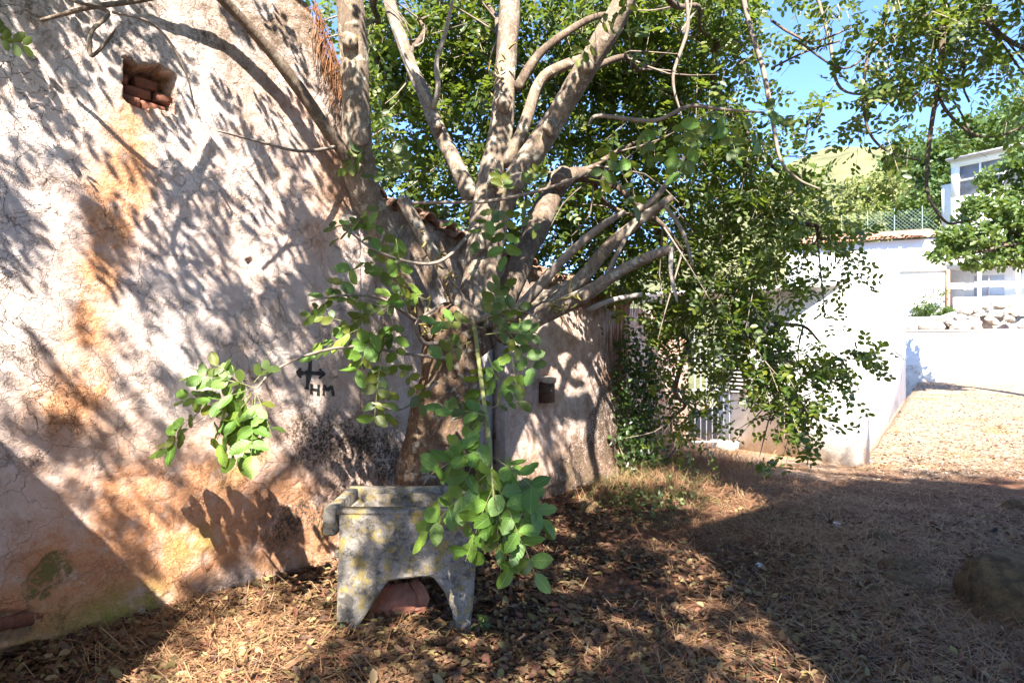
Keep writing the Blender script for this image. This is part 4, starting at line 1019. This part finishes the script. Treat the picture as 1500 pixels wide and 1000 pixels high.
# bright right-hand cluster
for a in [(900,205,3.8,110,60,4,24),(920,215,3.8,80,70,4,26),(1010,160,3.7,100,75,4,26),(1040,158,3.65,120,85,4,28),(1060,158,3.6,80,70,4,26),(1090,162,3.55,60,55,3,26),(1075,160,3.6,150,80,4,24),(930,180,3.8,60,60,3,24),(1110,160,3.55,10,50,3,24)]: spray(*a)
near.sort(key=lambda q: -q[3]/max(q[0][1], .1))
for k, (p, dd, nn, s) in enumerate(near[:298]):
    x = Vector(dd); y = Vector(nn).cross(x).normalized(); z = x.cross(y)
    from mathutils import Matrix
    mt = Matrix((x, y, z)).transposed()
    o = link('leaf', LHI[k % 10], None, tree, loc=p); o.rotation_euler = mt.to_euler(); o.scale = (s, s, s)
rest = near[298:]
if rest:
    rb_ = MB()
    for k, (p, dd, nn, sz) in enumerate(rest):
        me_ = LHI[k % 10]; v = np.empty(len(me_.vertices)*3, np.float32); me_.vertices.foreach_get('co', v); v = v.reshape(-1, 3)*sz; n_ = 9
        x = norm(dd); y = norm(np.cross(nn, x)); z = np.cross(x, y)
        rb_.add(np.asarray(p)+v[:, :1]*x+v[:, 1:2]*y+v[:, 2:]*z, [[a*n_+i, a*n_+i+1, (a+1)*n_+i+1, (a+1)*n_+i] for a in range(4) for i in range(n_-1)])
    rb_.build('small_leaves', M['foliage'], tree, kind='stuff', sm=True)
stems.build('leaf_stalks', M['greentwig'], tree, kind='stuff')

# crown behind and above the stems
def B(px, py, d, rx, ry, rd, n): return (P(px, py, d), (rx/F*d, rd, ry/F*d), n)
blobs = [B(620,60,6.8,90,90,.7,110), B(600,200,6.8,70,110,.6,110), B(640,280,7.0,80,50,.6,60), B(700,120,7.2,90,120,.8,110), B(800,60,7.2,90,80,.8,100),
 B(820,200,7.6,80,90,.8,90), B(760,330,7.8,90,50,.7,55), B(900,150,7.6,90,120,.8,120), B(880,300,7.8,70,60,.8,70), B(960,60,7.2,90,90,.9,110), B(980,200,7.4,90,100,.9,130), B(960,330,7.8,60,50,.8,70),
 B(1030,110,7.0,55,110,.8,95), B(1050,270,7.2,60,80,.8,105), B(1090,30,6.8,25,30,.5,16), B(1120,290,7.0,55,50,.8,70), B(1050,420,7.2,35,50,.6,36), B(1110,400,7.1,45,40,.6,42), B(1190,320,7.0,45,30,.5,34),
 B(1120,200,6.8,40,30,.5,26), B(1190,240,6.7,30,20,.4,12), B(990,440,8.0,30,50,.4,40), B(1110,510,7.1,30,35,.4,26), B(1160,530,6.9,35,30,.4,24), B(1165,590,6.8,25,30,.3,20), B(1215,530,6.7,30,15,.3,10), B(1225,380,6.8,22,15,.3,8), B(1035,590,8.2,18,25,.3,9),
 B(1000,600,8.4,15,25,.3,7), B(1030,520,8.0,20,30,.3,12), B(560,20,6.6,60,50,.5,45), B(880,20,6.8,90,60,.8,120), B(1000,-10,6.6,90,40,.7,70), B(680,10,7.0,70,60,.7,70), B(1130,-20,6.4,60,25,.5,24), B(900,390,8.2,50,30,.6,40), B(830,360,8.2,50,25,.6,32)]
blobs = [(c_, q_, int(n_*((.60 if c_[2] > 2.5 else 1.05) if c_[0]/c_[1] > .2 else .9))) for c_, q_, n_ in blobs]
foliage(blobs, np.random.default_rng(31), 'crown', M['foliage'], tree, .074, twigs='crown_twigs')
# branches inside the crown
cb = MB(); r = np.random.default_rng(33)
for (a, b_) in [((826,264,6.2),(1000,200,7.2)),((826,264,6.2),(960,330,7.4)),((900,270,6.5),(1070,420,7.3)),((1070,420,7.3),(1130,560,7.1)),((1130,560,7.1),(1175,640,6.9)),((960,-60,4.9),(1050,60,6.5)),((1050,60,6.5),(1100,300,7.0)),((742,80,5.5),(700,-40,6.8)),
                ((600,90,5.7),(640,20,6.6)),((850,112,5.1),(980,90,6.9)),((1000,200,7.2),(1180,260,6.8)),((1100,300,7.0),(1220,350,6.8)),((560,-40,5.9),(560,120,6.7)),((960,330,7.4),(1010,500,8.2)),((1010,500,8.2),(985,640,8.4)),((1070,420,7.3),(1200,500,6.9))]:
    p, q = P(*a), P(*b_); k = 6; pts = np.linspace(p, q, k); pts[1:-1] += r.normal(0, .06, (k-2, 3)); V, Q, T = tube(pts, np.linspace(.035, .012, k), 6, 4, .1, 1); 
    MB().add(V, Q, T).build('bough', M['bark2'], tree, sm=True)
    for j in range(5):
        s = pts[r.integers(1, k-1)]; e = s+norm(r.normal(0, 1, 3)+np.array([0, 0, -.3]))*r.uniform(.5, 1.1); mid = (s+e)/2+r.normal(0, .08, 3); thin(cb, np.array([s, mid, e]), np.array([.012, .008, .003]))
cb.build('crown_branchlets', M['twig'], tree, kind='stuff')
ck = MB(); r = np.random.default_rng(39)
for (a, b_) in [((604,318,4.85),(672,440,4.95)),((600,420,4.9),(618,480,4.95)),((560,380,5.1),(600,430,5.1)),((850,435,4.75),(800,462,4.95)),((700,470,4.95),(780,480,4.95)),((620,480,4.95),(690,500,4.95)),((716,150,5.2),(740,80,5.3))]:
    for k in range(16):
        c = P(*a)+(P(*b_)-P(*a))*r.random()+r.normal(0, .03, 3); e = c+norm(r.normal(0, 1, 3)+np.array([0, -.6, 0]))*r.uniform(.04, .12)
        V, Q, T = tube(np.array([c, (c+e)/2+r.normal(0, .01, 3), e]), [.006, .008, .004], 5, 3, .5, k); ck.add(V, Q, T)
ck.build('catkins', M['catkin'], tree, kind='stuff')
# the part of the crown that arches over the viewpoint (it throws the dappled shade)
ob = []; r = np.random.default_rng(35)
for k in range(78):
    x = -4.4+5.4*r.random()**1.15; y = r.uniform(-2.2, 3.6); z = r.uniform(4.3, 5.9)-.12*y
    ob.append(((x, y, z), (r.uniform(.3, .8), r.uniform(.3, .8), r.uniform(.2, .5)), int(r.uniform(6, 21))))
for k in range(22):
    ob.append(((r.uniform(-.5, 2.6), r.uniform(-2.2, 2.4), r.uniform(4.5, 5.7)), (r.uniform(.3, .7), r.uniform(.3, .7), r.uniform(.2, .4)), int(r.uniform(8, 24))))
foliage(ob, r, 'overhead_crown', M['foliage'], tree, .070, twigs='overhead_twigs')
for (a, b_) in [((500,-150,4.7),(-2.5,2.0,5.6)),((500,-150,4.7),(-3.6,.5,5.9)),((756,-150,5.8),(-.8,1.5,6.2)),((960,-150,4.6),(.6,.5,5.8)),((230,-70,4.5),(-3.4,2.6,4.7)),((756,-150,5.8),(-1.8,-1.2,6.4))]:
    p = P(*a); q = np.array(b_); pts = np.linspace(p, q, 6); pts[1:-1] += r.normal(0, .12, (4, 3)); pts[1:-1, 2] += .25
    V, Q, T = tube(pts, np.linspace(.08, .03, 6), 8, 5, .1, 2); MB().add(V, Q, T).build('bough', M['bark'], tree, sm=True)
    tws = MB()

# ---------------------------------------------------------------- second tree, overhanging from the right
t2 = thing('overhanging_tree', 'second carob tree whose thin leafy branches hang into the upper right corner', 'tree', (7.6, 3.2, 0))
V, Q, T = tube(np.array([[7.6, 3.2, -.1], [7.5, 3.2, 1.6], [7.3, 3.2, 2.8], [6.5, 3.4, 4.2], [5.2, 3.8, 4.9], [4.1, 4.6, 5.0], [3.4, 5.3, 4.8]]), [.24, .18, .15, .12, .09, .06, .035], 14, 8, .1, 4); MB().add(V, Q, T).build('trunk', M['bark'], t2, sm=True)
T2 = [[(1385,-60,5.4,12),(1382,30,5.4,10),(1378,110,5.3,9),(1366,180,5.2,7),(1358,240,5.2,6),(1362,290,5.1,5),(1385,326,5.1,4),(1410,325,5.1,3)],
 [(1310,-50,5.5,6),(1290,40,5.4,5),(1270,90,5.3,5),(1265,150,5.3,4),(1275,200,5.2,4),(1310,230,5.2,3),(1350,235,5.1,2)],
 [(1420,-40,5.2,8),(1450,30,5.1,7),(1475,60,5.0,8),(1510,75,4.9,7)],
 [(1370,120,5.3,5),(1385,160,5.2,5),(1420,195,5.2,4),(1460,203,5.1,3),(1500,185,5.0,2)],
 [(1330,-30,5.5,6),(1350,20,5.4,6),(1372,60,5.4,5),(1400,30,5.3,4),(1450,40,5.2,4),(1500,90,5.1,3)],
 [(1408,-30,5.3,5),(1412,60,5.3,4),(1416,120,5.2,3),(1420,150,5.2,2)],
 [(1130,30,5.8,4),(1160,45,5.7,4),(1200,60,5.6,3),(1260,35,5.5,3)],
 [(1375,130,5.2,4),(1400,150,5.2,3),(1425,200,5.2,2)],
 [(1440,30,5.1,4),(1470,60,5.0,3),(1500,110,5.0,3)],
 [(1290,60,5.4,3),(1240,100,5.4,3),(1165,58,5.5,3)], [(1130,100,5.6,3),(1180,75,5.6,3),(1230,60,5.5,2)]]
for k, pts in enumerate(T2):
    c = np.array([P(a, b, d) for a, b, d, w_ in pts]); c[1:-1] += rng.normal(0, .012, c[1:-1].shape)
    V, Q, T = tube(c, [max(w_, 3)/2/F*d for a, b, d, w_ in pts], 6, 6, .1, k); MB().add(V, Q, T).build('branch', M['bark2'], t2, sm=True)
foliage([B(1330,20,5.3,50,25,.4,13), B(1400,0,5.2,70,22,.4,34), B(1300,90,5.3,30,30,.3,7), B(1375,60,5.2,35,30,.4,10), B(1470,20,5.1,40,30,.4,14), B(1270,150,5.3,30,20,.25,5), B(1340,130,5.2,30,30,.25,6), B(1430,90,5.1,35,25,.4,4),
         B(1240,10,5.5,30,15,.3,4), B(1345,190,5.2,20,20,.2,3), B(1500,110,5.0,15,50,.2,3), B(1215,150,5.5,30,15,.2,4), B(1290,200,5.3,15,15,.2,2)], np.random.default_rng(41), 'leafage', M['foliage'], t2, .062, twigs='branchlets')
r = np.random.default_rng(43)
foliage([((r.uniform(2.2, 6.2), r.uniform(2.6, 4.3), r.uniform(4.9, 6.0)), (.6, .5, .35), 11) for k in range(20)], r, 'upper_crown', M['foliage'], t2, .07, twigs='upper_twigs')

# ---------------------------------------------------------------- ivy on the corner
def scatter_leaves(name, mat_, parent, C, size, n, r, spread, nr=(0, -.6, .5), kind='stuff'):
    C = np.asarray(C); idx = r.integers(0, len(C), n); p = C[idx]+r.normal(0, 1, (n, 3))*np.asarray(spread)
    V, Q = place_leaflets(p, r.normal(0, 1, (n, 3))+np.array([0, 0, -.5]), np.asarray(nr)+r.normal(0, .5, (n, 3)), size*r.uniform(.6, 1.2, n))
    return part(name, V, [Q], mat_, parent, kind=kind)
r = np.random.default_rng(51)
ivb = P(945, 690, 8.7); ivb[2] = 0
iv = thing('ivy', 'dark ivy climbing the rounded corner of the low outbuilding', 'ivy', ivb)
C = []
for k in range(9):
    pts = []; x = 945+r.normal(0, 14); d = 8.75
    for j, y in enumerate(np.linspace(700, 470+r.uniform(0, 60), 8)): x += r.normal(-.6, 7); pts.append(P(x, y, d+.0*j))
    pts = np.array(pts); V, Q, T = tube(pts, np.linspace(.012, .004, 8), 5, 3, .1, k); MB().add(V, Q, T).build('vine_stem', M['bark2'], iv, sm=True); C += list(catmull(pts, 5))
scatter_leaves('ivy_leaves', M['ivy'], iv, C, .07, 2600, r, (.10, .10, .08))

# ---------------------------------------------------------------- trees behind
def leaf_cloud(blobs, r, size, flat=.4):
    Ps, S = [], []
    for c, rad, n in blobs:
        v = norm(r.normal(0, 1, (n, 3)))*r.uniform(.55, 1.05, (n, 1)); p = np.asarray(c)+v*np.asarray(rad); k = fbm(p[:, 0]*1.4, p[:, 1]*1.4, p[:, 2]*1.4, 3, 3) > -.12
        p = p[k]; Ps.append(p)
    p = np.concatenate(Ps); n = len(p)
    return place_leaflets(p, r.normal(0, 1, (n, 3)), np.array([0, -.3, flat])+r.normal(0, .6, (n, 3)), size*r.uniform(.6, 1.25, n))
def far_tree(name, label, base, h, rad, mat_, seed, n=9000, size=.16, group=None, nb=16, squash=.8, trunk_r=.14):
    r = np.random.default_rng(seed); base = np.asarray(base, float)
    t_ = thing(name, label, 'tree', base, group)
    top = base+[0, 0, h]; cc = base+[0, 0, h-rad*squash]
    V, Q, T = tube(np.array([base-[0, 0, .5], base+[.1, 0, h*.3], cc]), [trunk_r*1.3, trunk_r, trunk_r*.4], 8, 5, .1, seed); MB().add(V, Q, T).build('trunk', M['bark2'], t_, sm=True)
    bl = []; br = MB()
    for k in range(nb):
        v = norm(r.normal(0, 1, 3))*r.uniform(.3, .75); v[2] = abs(v[2])*.9-.35*(r.random() < .5); c = cc+v*[rad, rad, rad*squash]
        bl.append((c, np.array([.42, .42, .34])*rad*r.uniform(.7, 1.15), n//nb)); thin(br, np.array([cc-[0, 0, rad*.5], (cc+c)/2+r.normal(0, .1, 3), c]), np.array([trunk_r*.5, trunk_r*.3, .02]))
    br.build('limbs', M['bark2'], t_, kind='stuff')
    V, Q = leaf_cloud(bl, r, size); part('crown', V, [Q], mat_, t_, kind='stuff')
    return t_
def gnd(px, d, z): p = P(px, 500, d); p[2] = z; return p
# green tree in front of the terrace houses at the right edge (spreading over from the right)
r = np.random.default_rng(61)
gt = thing('spreading_tree', 'green tree spreading in from the right edge before the upper house', 'tree', gnd(1560, 16, .5))
V, Q, T = tube(np.array([gnd(1560, 16, .2), gnd(1555, 16, 2.5), gnd(1530, 16, 4.2), gnd(1490, 16, 4.9)]), [.22, .16, .12, .07], 10, 6, .1, 6); MB().add(V, Q, T).build('trunk', M['bark2'], gt, sm=True)
gb = [B(1480,260,16,40,25,.8,1500), B(1500,300,16,50,25,1,1800), B(1450,315,15.8,45,20,.8,1400), B(1420,350,15.6,45,20,.7,1300), B(1470,350,15.8,50,28,.9,1900), B(1400,380,15.5,25,12,.4,420), B(1500,370,15.8,45,25,.8,1500), B(1440,385,15.6,25,10,.5,420), B(1500,230,16,25,20,.6,700), B(1375,372,15.4,14,10,.3,160), B(1395,345,15.5,22,12,.4,300), B(1430,300,15.8,20,12,.4,260)]
V, Q = leaf_cloud(gb, r, .13); part('crown', V, [Q], M['midgreen'], gt, kind='stuff')
lb = MB()
for b_ in gb[1:]: thin(lb, np.array([gnd(1530, 16, 4.2), (gnd(1530, 16, 4.2)+b_[0])/2+r.normal(0, .1, 3), b_[0]]), np.array([.06, .04, .012]))
lb.build('limbs', M['bark2'], gt, kind='stuff')
# hill trees
far_tree('pale_tree', 'pale yellow green rounded tree on the slope above the tiled roof', gnd(1292, 40, 7.0), 6.0, 2.6, M['palegreen'], 71, 9000, .20)
specs = [(1345, 44, 8.0, 8.5, 3.2), (1385, 50, 9.5, 9.0, 3.8), (1430, 47, 10.5, 8.6, 3.8), (1475, 52, 13.0, 9.0, 4.2), (1530, 48, 12.0, 9.5, 4.2), (1320, 52, 8, 6.2, 3.0), (1400, 42, 8.2, 6.0, 2.8), (1240, 46, 6.5, 5.0, 2.8)]
labs = ['dark green slope tree just left of the upper house roof', 'tall dark tree rising behind the left end of the upper house', 'dense green tree behind the roof of the upper house', 'highest green tree on the slope near the right edge', 'tall green tree cut off by the right edge of the view', 'smaller green tree behind the pale yellow green tree', 'low green tree between the pale tree and upper house', 'low green tree left of the pale one above the tiled roof']
for k, (px, d, z, h, rad) in enumerate(specs): far_tree('slope_tree', labs[k], gnd(px, d, z), h, rad, M['hillgreen'] if k != 7 else M['palegreen'], 80+k, 6500, .30, 'trees on the slope behind the houses')
far_tree('slope_tree', 'pale green bushy tree rising behind the left part of the wire fence', gnd(1245, 38, 5.6), 4.6, 2.3, M['palegreen'], 95, 6500, .20, 'trees on the slope behind the houses')
far_tree('slope_tree', 'yellow green tree low behind the orange tile edge, near the hanging branches', gnd(1205, 36, 4.5), 5.0, 2.2, M['palegreen'], 96, 6000, .20, 'trees on the slope behind the houses')
far_tree('slope_tree', 'bushy green tree just behind the right part of the wire fence', gnd(1340, 37, 6.2), 4.6, 2.3, M['midgreen'], 97, 6500, .20, 'trees on the slope behind the houses')
# dry shrubs at the head of the wall and on the terrace
r = np.random.default_rng(91)
sb = thing('dry_bush', 'small golden dry bush at the left end of the rubble wall', 'bush', HP(1340, 2.4, 3.4))
V, Q = leaf_cloud([(P(1340,486,21.3),(.35,.3,.28),700),(P(1355,482,21.3),(.25,.2,.2),300)], r, .07); part('twigs', V, [Q], M['straw'], sb, kind='stuff')
sb = thing('dark_shrub', 'grey green shrub against the white wall behind the rubble stones', 'shrub', HP(1360, 2.4, .6))
V, Q = leaf_cloud([(HP(1370,3.3,.5),(.7,.3,.75),1800),(HP(1350,3.1,.5),(.35,.3,.8),900),(HP(1386,2.9,.5),(.4,.3,.5),700)], r, .09); part('leafage', V, [Q], M['ivy'], sb, kind='stuff')

# ---------------------------------------------------------------- litter, straw, stones
r = np.random.default_rng(101)
def inview(n, y0_, y1_, pxa=-60, pxb=1560):
    y = 1/r.uniform(1/y1_, 1/y0_, n)                     # more where it is close
    px = r.uniform(pxa, pxb, n); return (px-750)/F*y, y
def clearwall(x, y, m_=.0):
    dw = (x-W0[0])*WN[0]+(y-W0[1])*WN[1]; return dw > m_
LT_V = np.array([[0,0,.05],[.3,-.24,.16],[.72,-.22,.10],[1,0,-.02],[.72,.22,.16],[.3,.24,.10]])
def litter(n, smin, smax, y0_, y1_, dens=None, flat=.8):
    x, y = inview(n, y0_, y1_); k = clearwall(x, y, .02)
    p_ = np.clip(.50+1.3*fbm(x*1.5, y*1.5, 0, 4, 7)+(.35-.22*np.clip(x, -2, 3)), .06, 1)*sstep(9.6, 7.0, y+.3*x) if dens is None else dens(x, y)
    k &= r.random(n) < p_; x, y = x[k], y[k]; n = len(x); z = gz(x, y)+r.uniform(.002, .03, n)
    d = r.normal(0, 1, (n, 3)); d[:, 2] *= .28; nn = np.array([0, 0, 1.])*flat+r.normal(0, .42, (n, 3))
    global LLO_V
    sv = LLO_V; LLO_V = LT_V; V, Q = place_leaflets(np.stack([x, y, z], -1), d, nn, r.uniform(smin, smax, n)); LLO_V = sv
    return V, Q
lm_ = MB()
for a in ((70000, .03, .065, 2.9, 9.5), (9000, .06, .085, 2.9, 6.5)):
    V, Q = litter(*a); lm_.add(V, Q)
lm_.build('leaf_litter', M['litter'], kind='stuff')
def strawset(n, y0_, y1_, dens, lmin, lmax, w_, name, mat_, up=.08, pxr=(-60, 1560)):
    x, y = inview(n, y0_, y1_, *pxr); k = clearwall(x, y, .04) & (r.random(n) < dens(x, y)); x, y = x[k], y[k]; n = len(x)
    a = r.uniform(0, 6.283, n); L = r.uniform(lmin, lmax, n); dx, dy = np.cos(a), np.sin(a); b_ = r.normal(0, .35, n)
    rows = []
    for t_ in (0, .33, .66, 1):
        px_ = x+dx*L*t_-dy*L*b_*t_*t_; py_ = y+dy*L*t_+dx*L*b_*t_*t_; hz_ = np.abs(r.normal(0, 1, n))*up*L*4*t_*(1.2-t_*.6)
        rows.append(np.stack([px_, py_, gz(px_, py_)+.012+hz_], -1))
    wv = np.stack([-dy, dx, 0*dx], -1)*w_/2
    V = np.stack([c for p in rows for c in (p-wv, p+wv)], 1).reshape(-1, 3); o_ = np.arange(n)[:, None]*8
    Q = np.concatenate([o_+np.array([2*i, 2*i+1, 2*i+3, 2*i+2]) for i in range(3)])
    return part(name, V, [Q], mat_, kind='stuff')
def gravel(n):
    x, y = inview(n, 8.6, 20.5, 980, 1540); k = (r.random(n) < trackmask(x, y)) & ((x-EA[0])*ED[1]-(y-EA[1])*ED[0] > .12); x, y = x[k], y[k]; n = len(x)
    return place_leaflets(np.stack([x, y, gz(x, y)+.008], -1), r.normal(0, 1, (n, 3))*[1, 1, .2], np.array([0, 0, 1.])+r.normal(0, .35, (n, 3)), r.uniform(.02, .075, n)*r.uniform(.5, 1, n))
V, Q = gravel(26000); part('gravel', V, [Q], M['gravel'], kind='stuff')
dz_ = lambda x, y: np.clip(-.22+.30*np.clip(x, 0, 3)+.9*fbm(x*1.6, y*1.6, 0, 3, 17), 0, 1)*sstep(13, 9, y)+.65*np.exp(-((x+1.55)**2+(y-3.75)**2)/.3)
strawset(110000, 2.9, 11.5, dz_, .08, .34, .004, 'dry_straw', M['straw'], .05)
# upright dry stems and weeds at the foot of the low building
def tuft(px, py, d, n, h, mat_, name, spread, lean=.35, kind='stuff', w_=.004, label=None, cat='grass'):
    b_ = P(px, py, d); p = b_+r.normal(0, 1, (n, 3))*[spread, spread*.8, 0]; k = clearwall(p[:, 0], p[:, 1], .05) | (d > 9); p = p[k]; n = len(p); p[:, 2] = gz(p[:, 0], p[:, 1])-.01
    dr = r.normal(0, lean, (n, 3)); dr[:, 2] = 1; L = h*r.uniform(.4, 1.1, n)
    a = r.uniform(0, 6.28, n); wv = np.stack([np.cos(a), np.sin(a)*.4, 0*a], -1)*w_/2; rows = [p+dr*(L*t_)[:, None]+np.stack([dr[:, 0], dr[:, 1], -.35*np.ones(n)], -1)*(L*t_*t_*.8)[:, None] for t_ in (0, .4, .75, 1)]
    V = np.stack([c for i, q in enumerate(rows) for c in (q-wv*(1-.25*i), q+wv*(1-.25*i))], 1).reshape(-1, 3); o_ = np.arange(n)[:, None]*8
    Q = np.concatenate([o_+np.array([2*i, 2*i+1, 2*i+3, 2*i+2]) for i in range(3)]); return V, Q
g_ = MB()
for a in [(1015,672,9.3,900,.55,.4),(1050,660,10.2,500,.5,.35),(1000,680,9.0,700,.42,.5),(1060,680,9.6,500,.35,.35),(960,720,7.9,500,.32,.35),(1040,720,8.2,500,.25,.4),(880,740,7.6,300,.25,.3),(1130,690,9.2,350,.2,.5),(1230,800,5.8,250,.14,.4),(1180,860,4.9,200,.12,.3),(1320,770,6.4,300,.14,.5),(1240,700,8.6,350,.14,.6),(960,860,4.8,90,.13,.4),(1350,860,4.9,160,.14,.4),(1080,760,7,300,.16,.6),(1160,790,6.0,160,.2,.7),(1400,800,5.8,200,.12,.5),(1300,900,4.3,90,.14,.3),(1050,850,5.0,120,.12,.5),(1450,990,3.6,60,.12,.3),(330,880,4.3,160,.12,.3),(230,905,4.1,120,.10,.25)]:
    V, Q = tuft(*a[:5], None, '', a[5]); g_.add(V, Q)
g_.build('dry_grass', M['straw'], kind='stuff')
g_ = MB()
for a in [(930,740,7.4,220,.16,.30),(980,710,8.2,260,.25,.30),(1010,750,7.3,260,.12,.3),(890,715,7.9,200,.2,.2),(950,770,6.6,200,.09,.22)]:
    V, Q = tuft(*a[:5], None, '', a[5], w_=.007); g_.add(V, Q)
g_.build('green_weeds', M['weed'], kind='stuff')
C = [P(930,752,7.2),P(960,740,7.3),P(975,765,6.9),P(910,770,6.9),P(1000,720,8)]; C = [np.array([c[0], c[1], gz(c[0], c[1])+.07]) for c in C]
scatter_leaves('ground_ivy', M['weed'], None, C, .05, 380, r, (.2, .2, .05), (0, -.2, .9))
def plant(px, d, n, h, label, name='seedling', size=.045, mt='weed'):
    b_ = P(px, 900, d); b_[2] = float(gz(b_[0], b_[1])); t_ = thing(name, label, 'plant', b_); st = MB(); pos = []
    for k in range(n):
        e = b_+np.array([r.normal(0, h*.35), r.normal(0, h*.35), h*r.uniform(.5, 1)]); thin(st, np.array([b_, (b_+e)/2+r.normal(0, .01, 3), e]), np.array([.003, .0025, .0015])); pos += list(np.linspace((b_+e)/2, e, 4))
    st.build('stalks', M['greentwig'], t_); scatter_leaves('leaves', M[mt], t_, pos, size, n*9, r, (.014, .014, .014), (0, -.5, .7))
plant(518, 3.95, 5, .13, 'small green seedling at the left foot of the wash tank')
plant(1120, 8.6, 7, .32, 'green sapling standing at the shade edge below the hanging branch', 'sapling', .08, 'midgreen')
plant(707, 3.9, 3, .10, 'tiny green seedling right of the wash tank')
# dry roots hanging over wall heads
def roots(u0, u1, zt_, n, lmin, lmax, off, name, label):
    mb = MB(); 
    for k in range(n):
        u = r.uniform(u0, u1); z = float(zt_(np.array(u)))+r.uniform(-.03, .05); L = r.uniform(lmin, lmax); p = WP(u, z, off+r.uniform(0, .04)); q = p-z3*L+d3*r.normal(0, .06)+n3*.02; m_ = (p+q)/2+d3*r.normal(0, .04)+n3*r.uniform(0, .03)
        thin(mb, np.array([p, m_, q]), np.array([.0035, .0025, .001]), 3)
    return tag(mb.build(name, M['root'], loc=WP((u0+u1)/2, float(zt_(np.array((u0+u1)/2))), off)), label, 'dry creeper')
roots(pxu(825), pxu(938), topz_low, 170, .08, .42, .0, 'dry_creeper', 'rusty brown dead creeper hanging over the top of the low outbuilding')
roots(pxu(455), pxu(505), topz_high, 150, .1, .45, .02, 'dry_creeper', 'orange brown dead creeper on the broken end of the tall wall')
# rubble lumps on the broken end of the tall wall
r2 = np.random.default_rng(7)
for k in range(26):
    u = U_END-.03+r2.uniform(-.10, .16); z = r2.uniform(2.5, 3.5); c = WP(u, z, r2.uniform(-.10, .0)); s = r2.uniform(.035, .09)
    me_ = stones[k % 6].copy(); me_.materials.clear(); me_.materials.append(M['palerock'] if k % 3 else M['oldtile'])
    o = link('stone', me_, None, wall, loc=c); o.scale = (s*1.3, s, s*.8); o.rotation_euler = tuple(r2.uniform(-.5, .5, 3))
# rocks on the ground
def rock(px, py, d, s, label, seed, cat='rock', mt='rock', zoff=0.):
    c = P(px, py, d); c[2] = float(gz(c[0], c[1]))+s[2]*.22+zoff; me_ = stone_mesh(seed, 5 if s[0] > .3 else 4, .32, .93); me_.materials.append(M[mt]); smooth(me_)
    o = link(cat.replace(' ', '_'), me_, None, None, loc=c); o.scale = s; o.rotation_euler = (0, 0, seed); tag(o, label, cat); return o
rock(1492, 905, 4.3, (.33, .31, .29), 'large mossy brown boulder cut off by the right edge', 3, 'boulder')
rock(1322, 850, 5.1, (.17, .15, .07), 'flat dark stone sunk in the litter left of the boulder', 4)
rock(1290, 800, 5.9, (.12, .10, .05), 'small dark stone half buried among the straw', 5)
rock(1495, 748, 7.1, (.16, .15, .08), 'dark stone at the right edge near the shadow line', 6)
rock(1335, 875, 4.7, (.22, .17, .06), 'broad flat stone in front of the smaller sunken stones', 8)
rock(1225, 775, 6.4, (.055, .04, .03), 'small white scrap lying on the straw in the shade', 9, 'scrap', 'paper')
rock(1112, 832, 5.2, (.05, .03, .02), 'pale grey pebble on the leaf litter', 10, 'pebble', 'paper')
rock(1432, 742, 7.2, (.05, .04, .035), 'small reddish stone left of the dark edge stone', 12, 'pebble', 'brick')
rock(860, 755, 7.0, (.13, .10, .08), 'rounded brown stone at the foot of the outbuilding wall', 13)
# carob pods
r3 = np.random.default_rng(15)
pm = []
for s in range(3):
    t_ = np.linspace(0, 1, 7); pts = np.stack([(t_-.5), .14*np.sin(t_*3.1)*(1 if s % 2 else -1), .03*np.sin(t_*6+s)], -1); V, Q, T = tube(pts, .055*np.sin(np.pi*(t_*.86+.07))**.5, 8, 3, .12, s)
    me_ = fast_mesh('carob_pod', V*[1, 1, .6], [Q, T]); smooth(me_); me_.materials.append(M['pod']); pm.append(me_)
for k, (px, py) in enumerate([(1268,945),(1305,955),(1190,938),(1078,905),(1320,984),(1385,940),(1250,890),(1010,905),(1145,880),(1090,812),(1215,820),(610,965),(790,935),(700,960),(880,960),(560,975),(750,895),(980,960),(280,855),(350,842),(1180,975),(1420,965)]):
    d = CH/(py-HZ)*F; c = P(px, py, d); c[2] = float(gz(c[0], c[1]))+.022; o = link('carob_pod', pm[k % 3], None, None, loc=c)
    s = r3.uniform(.11, .17); o.scale = (s, s, s); o.rotation_euler = (r3.normal(0, .2), r3.normal(0, .15), r3.uniform(0, 6)); tag(o, 'dark dry carob pod lying on the fallen leaves', 'seed pod', 'fallen carob pods')
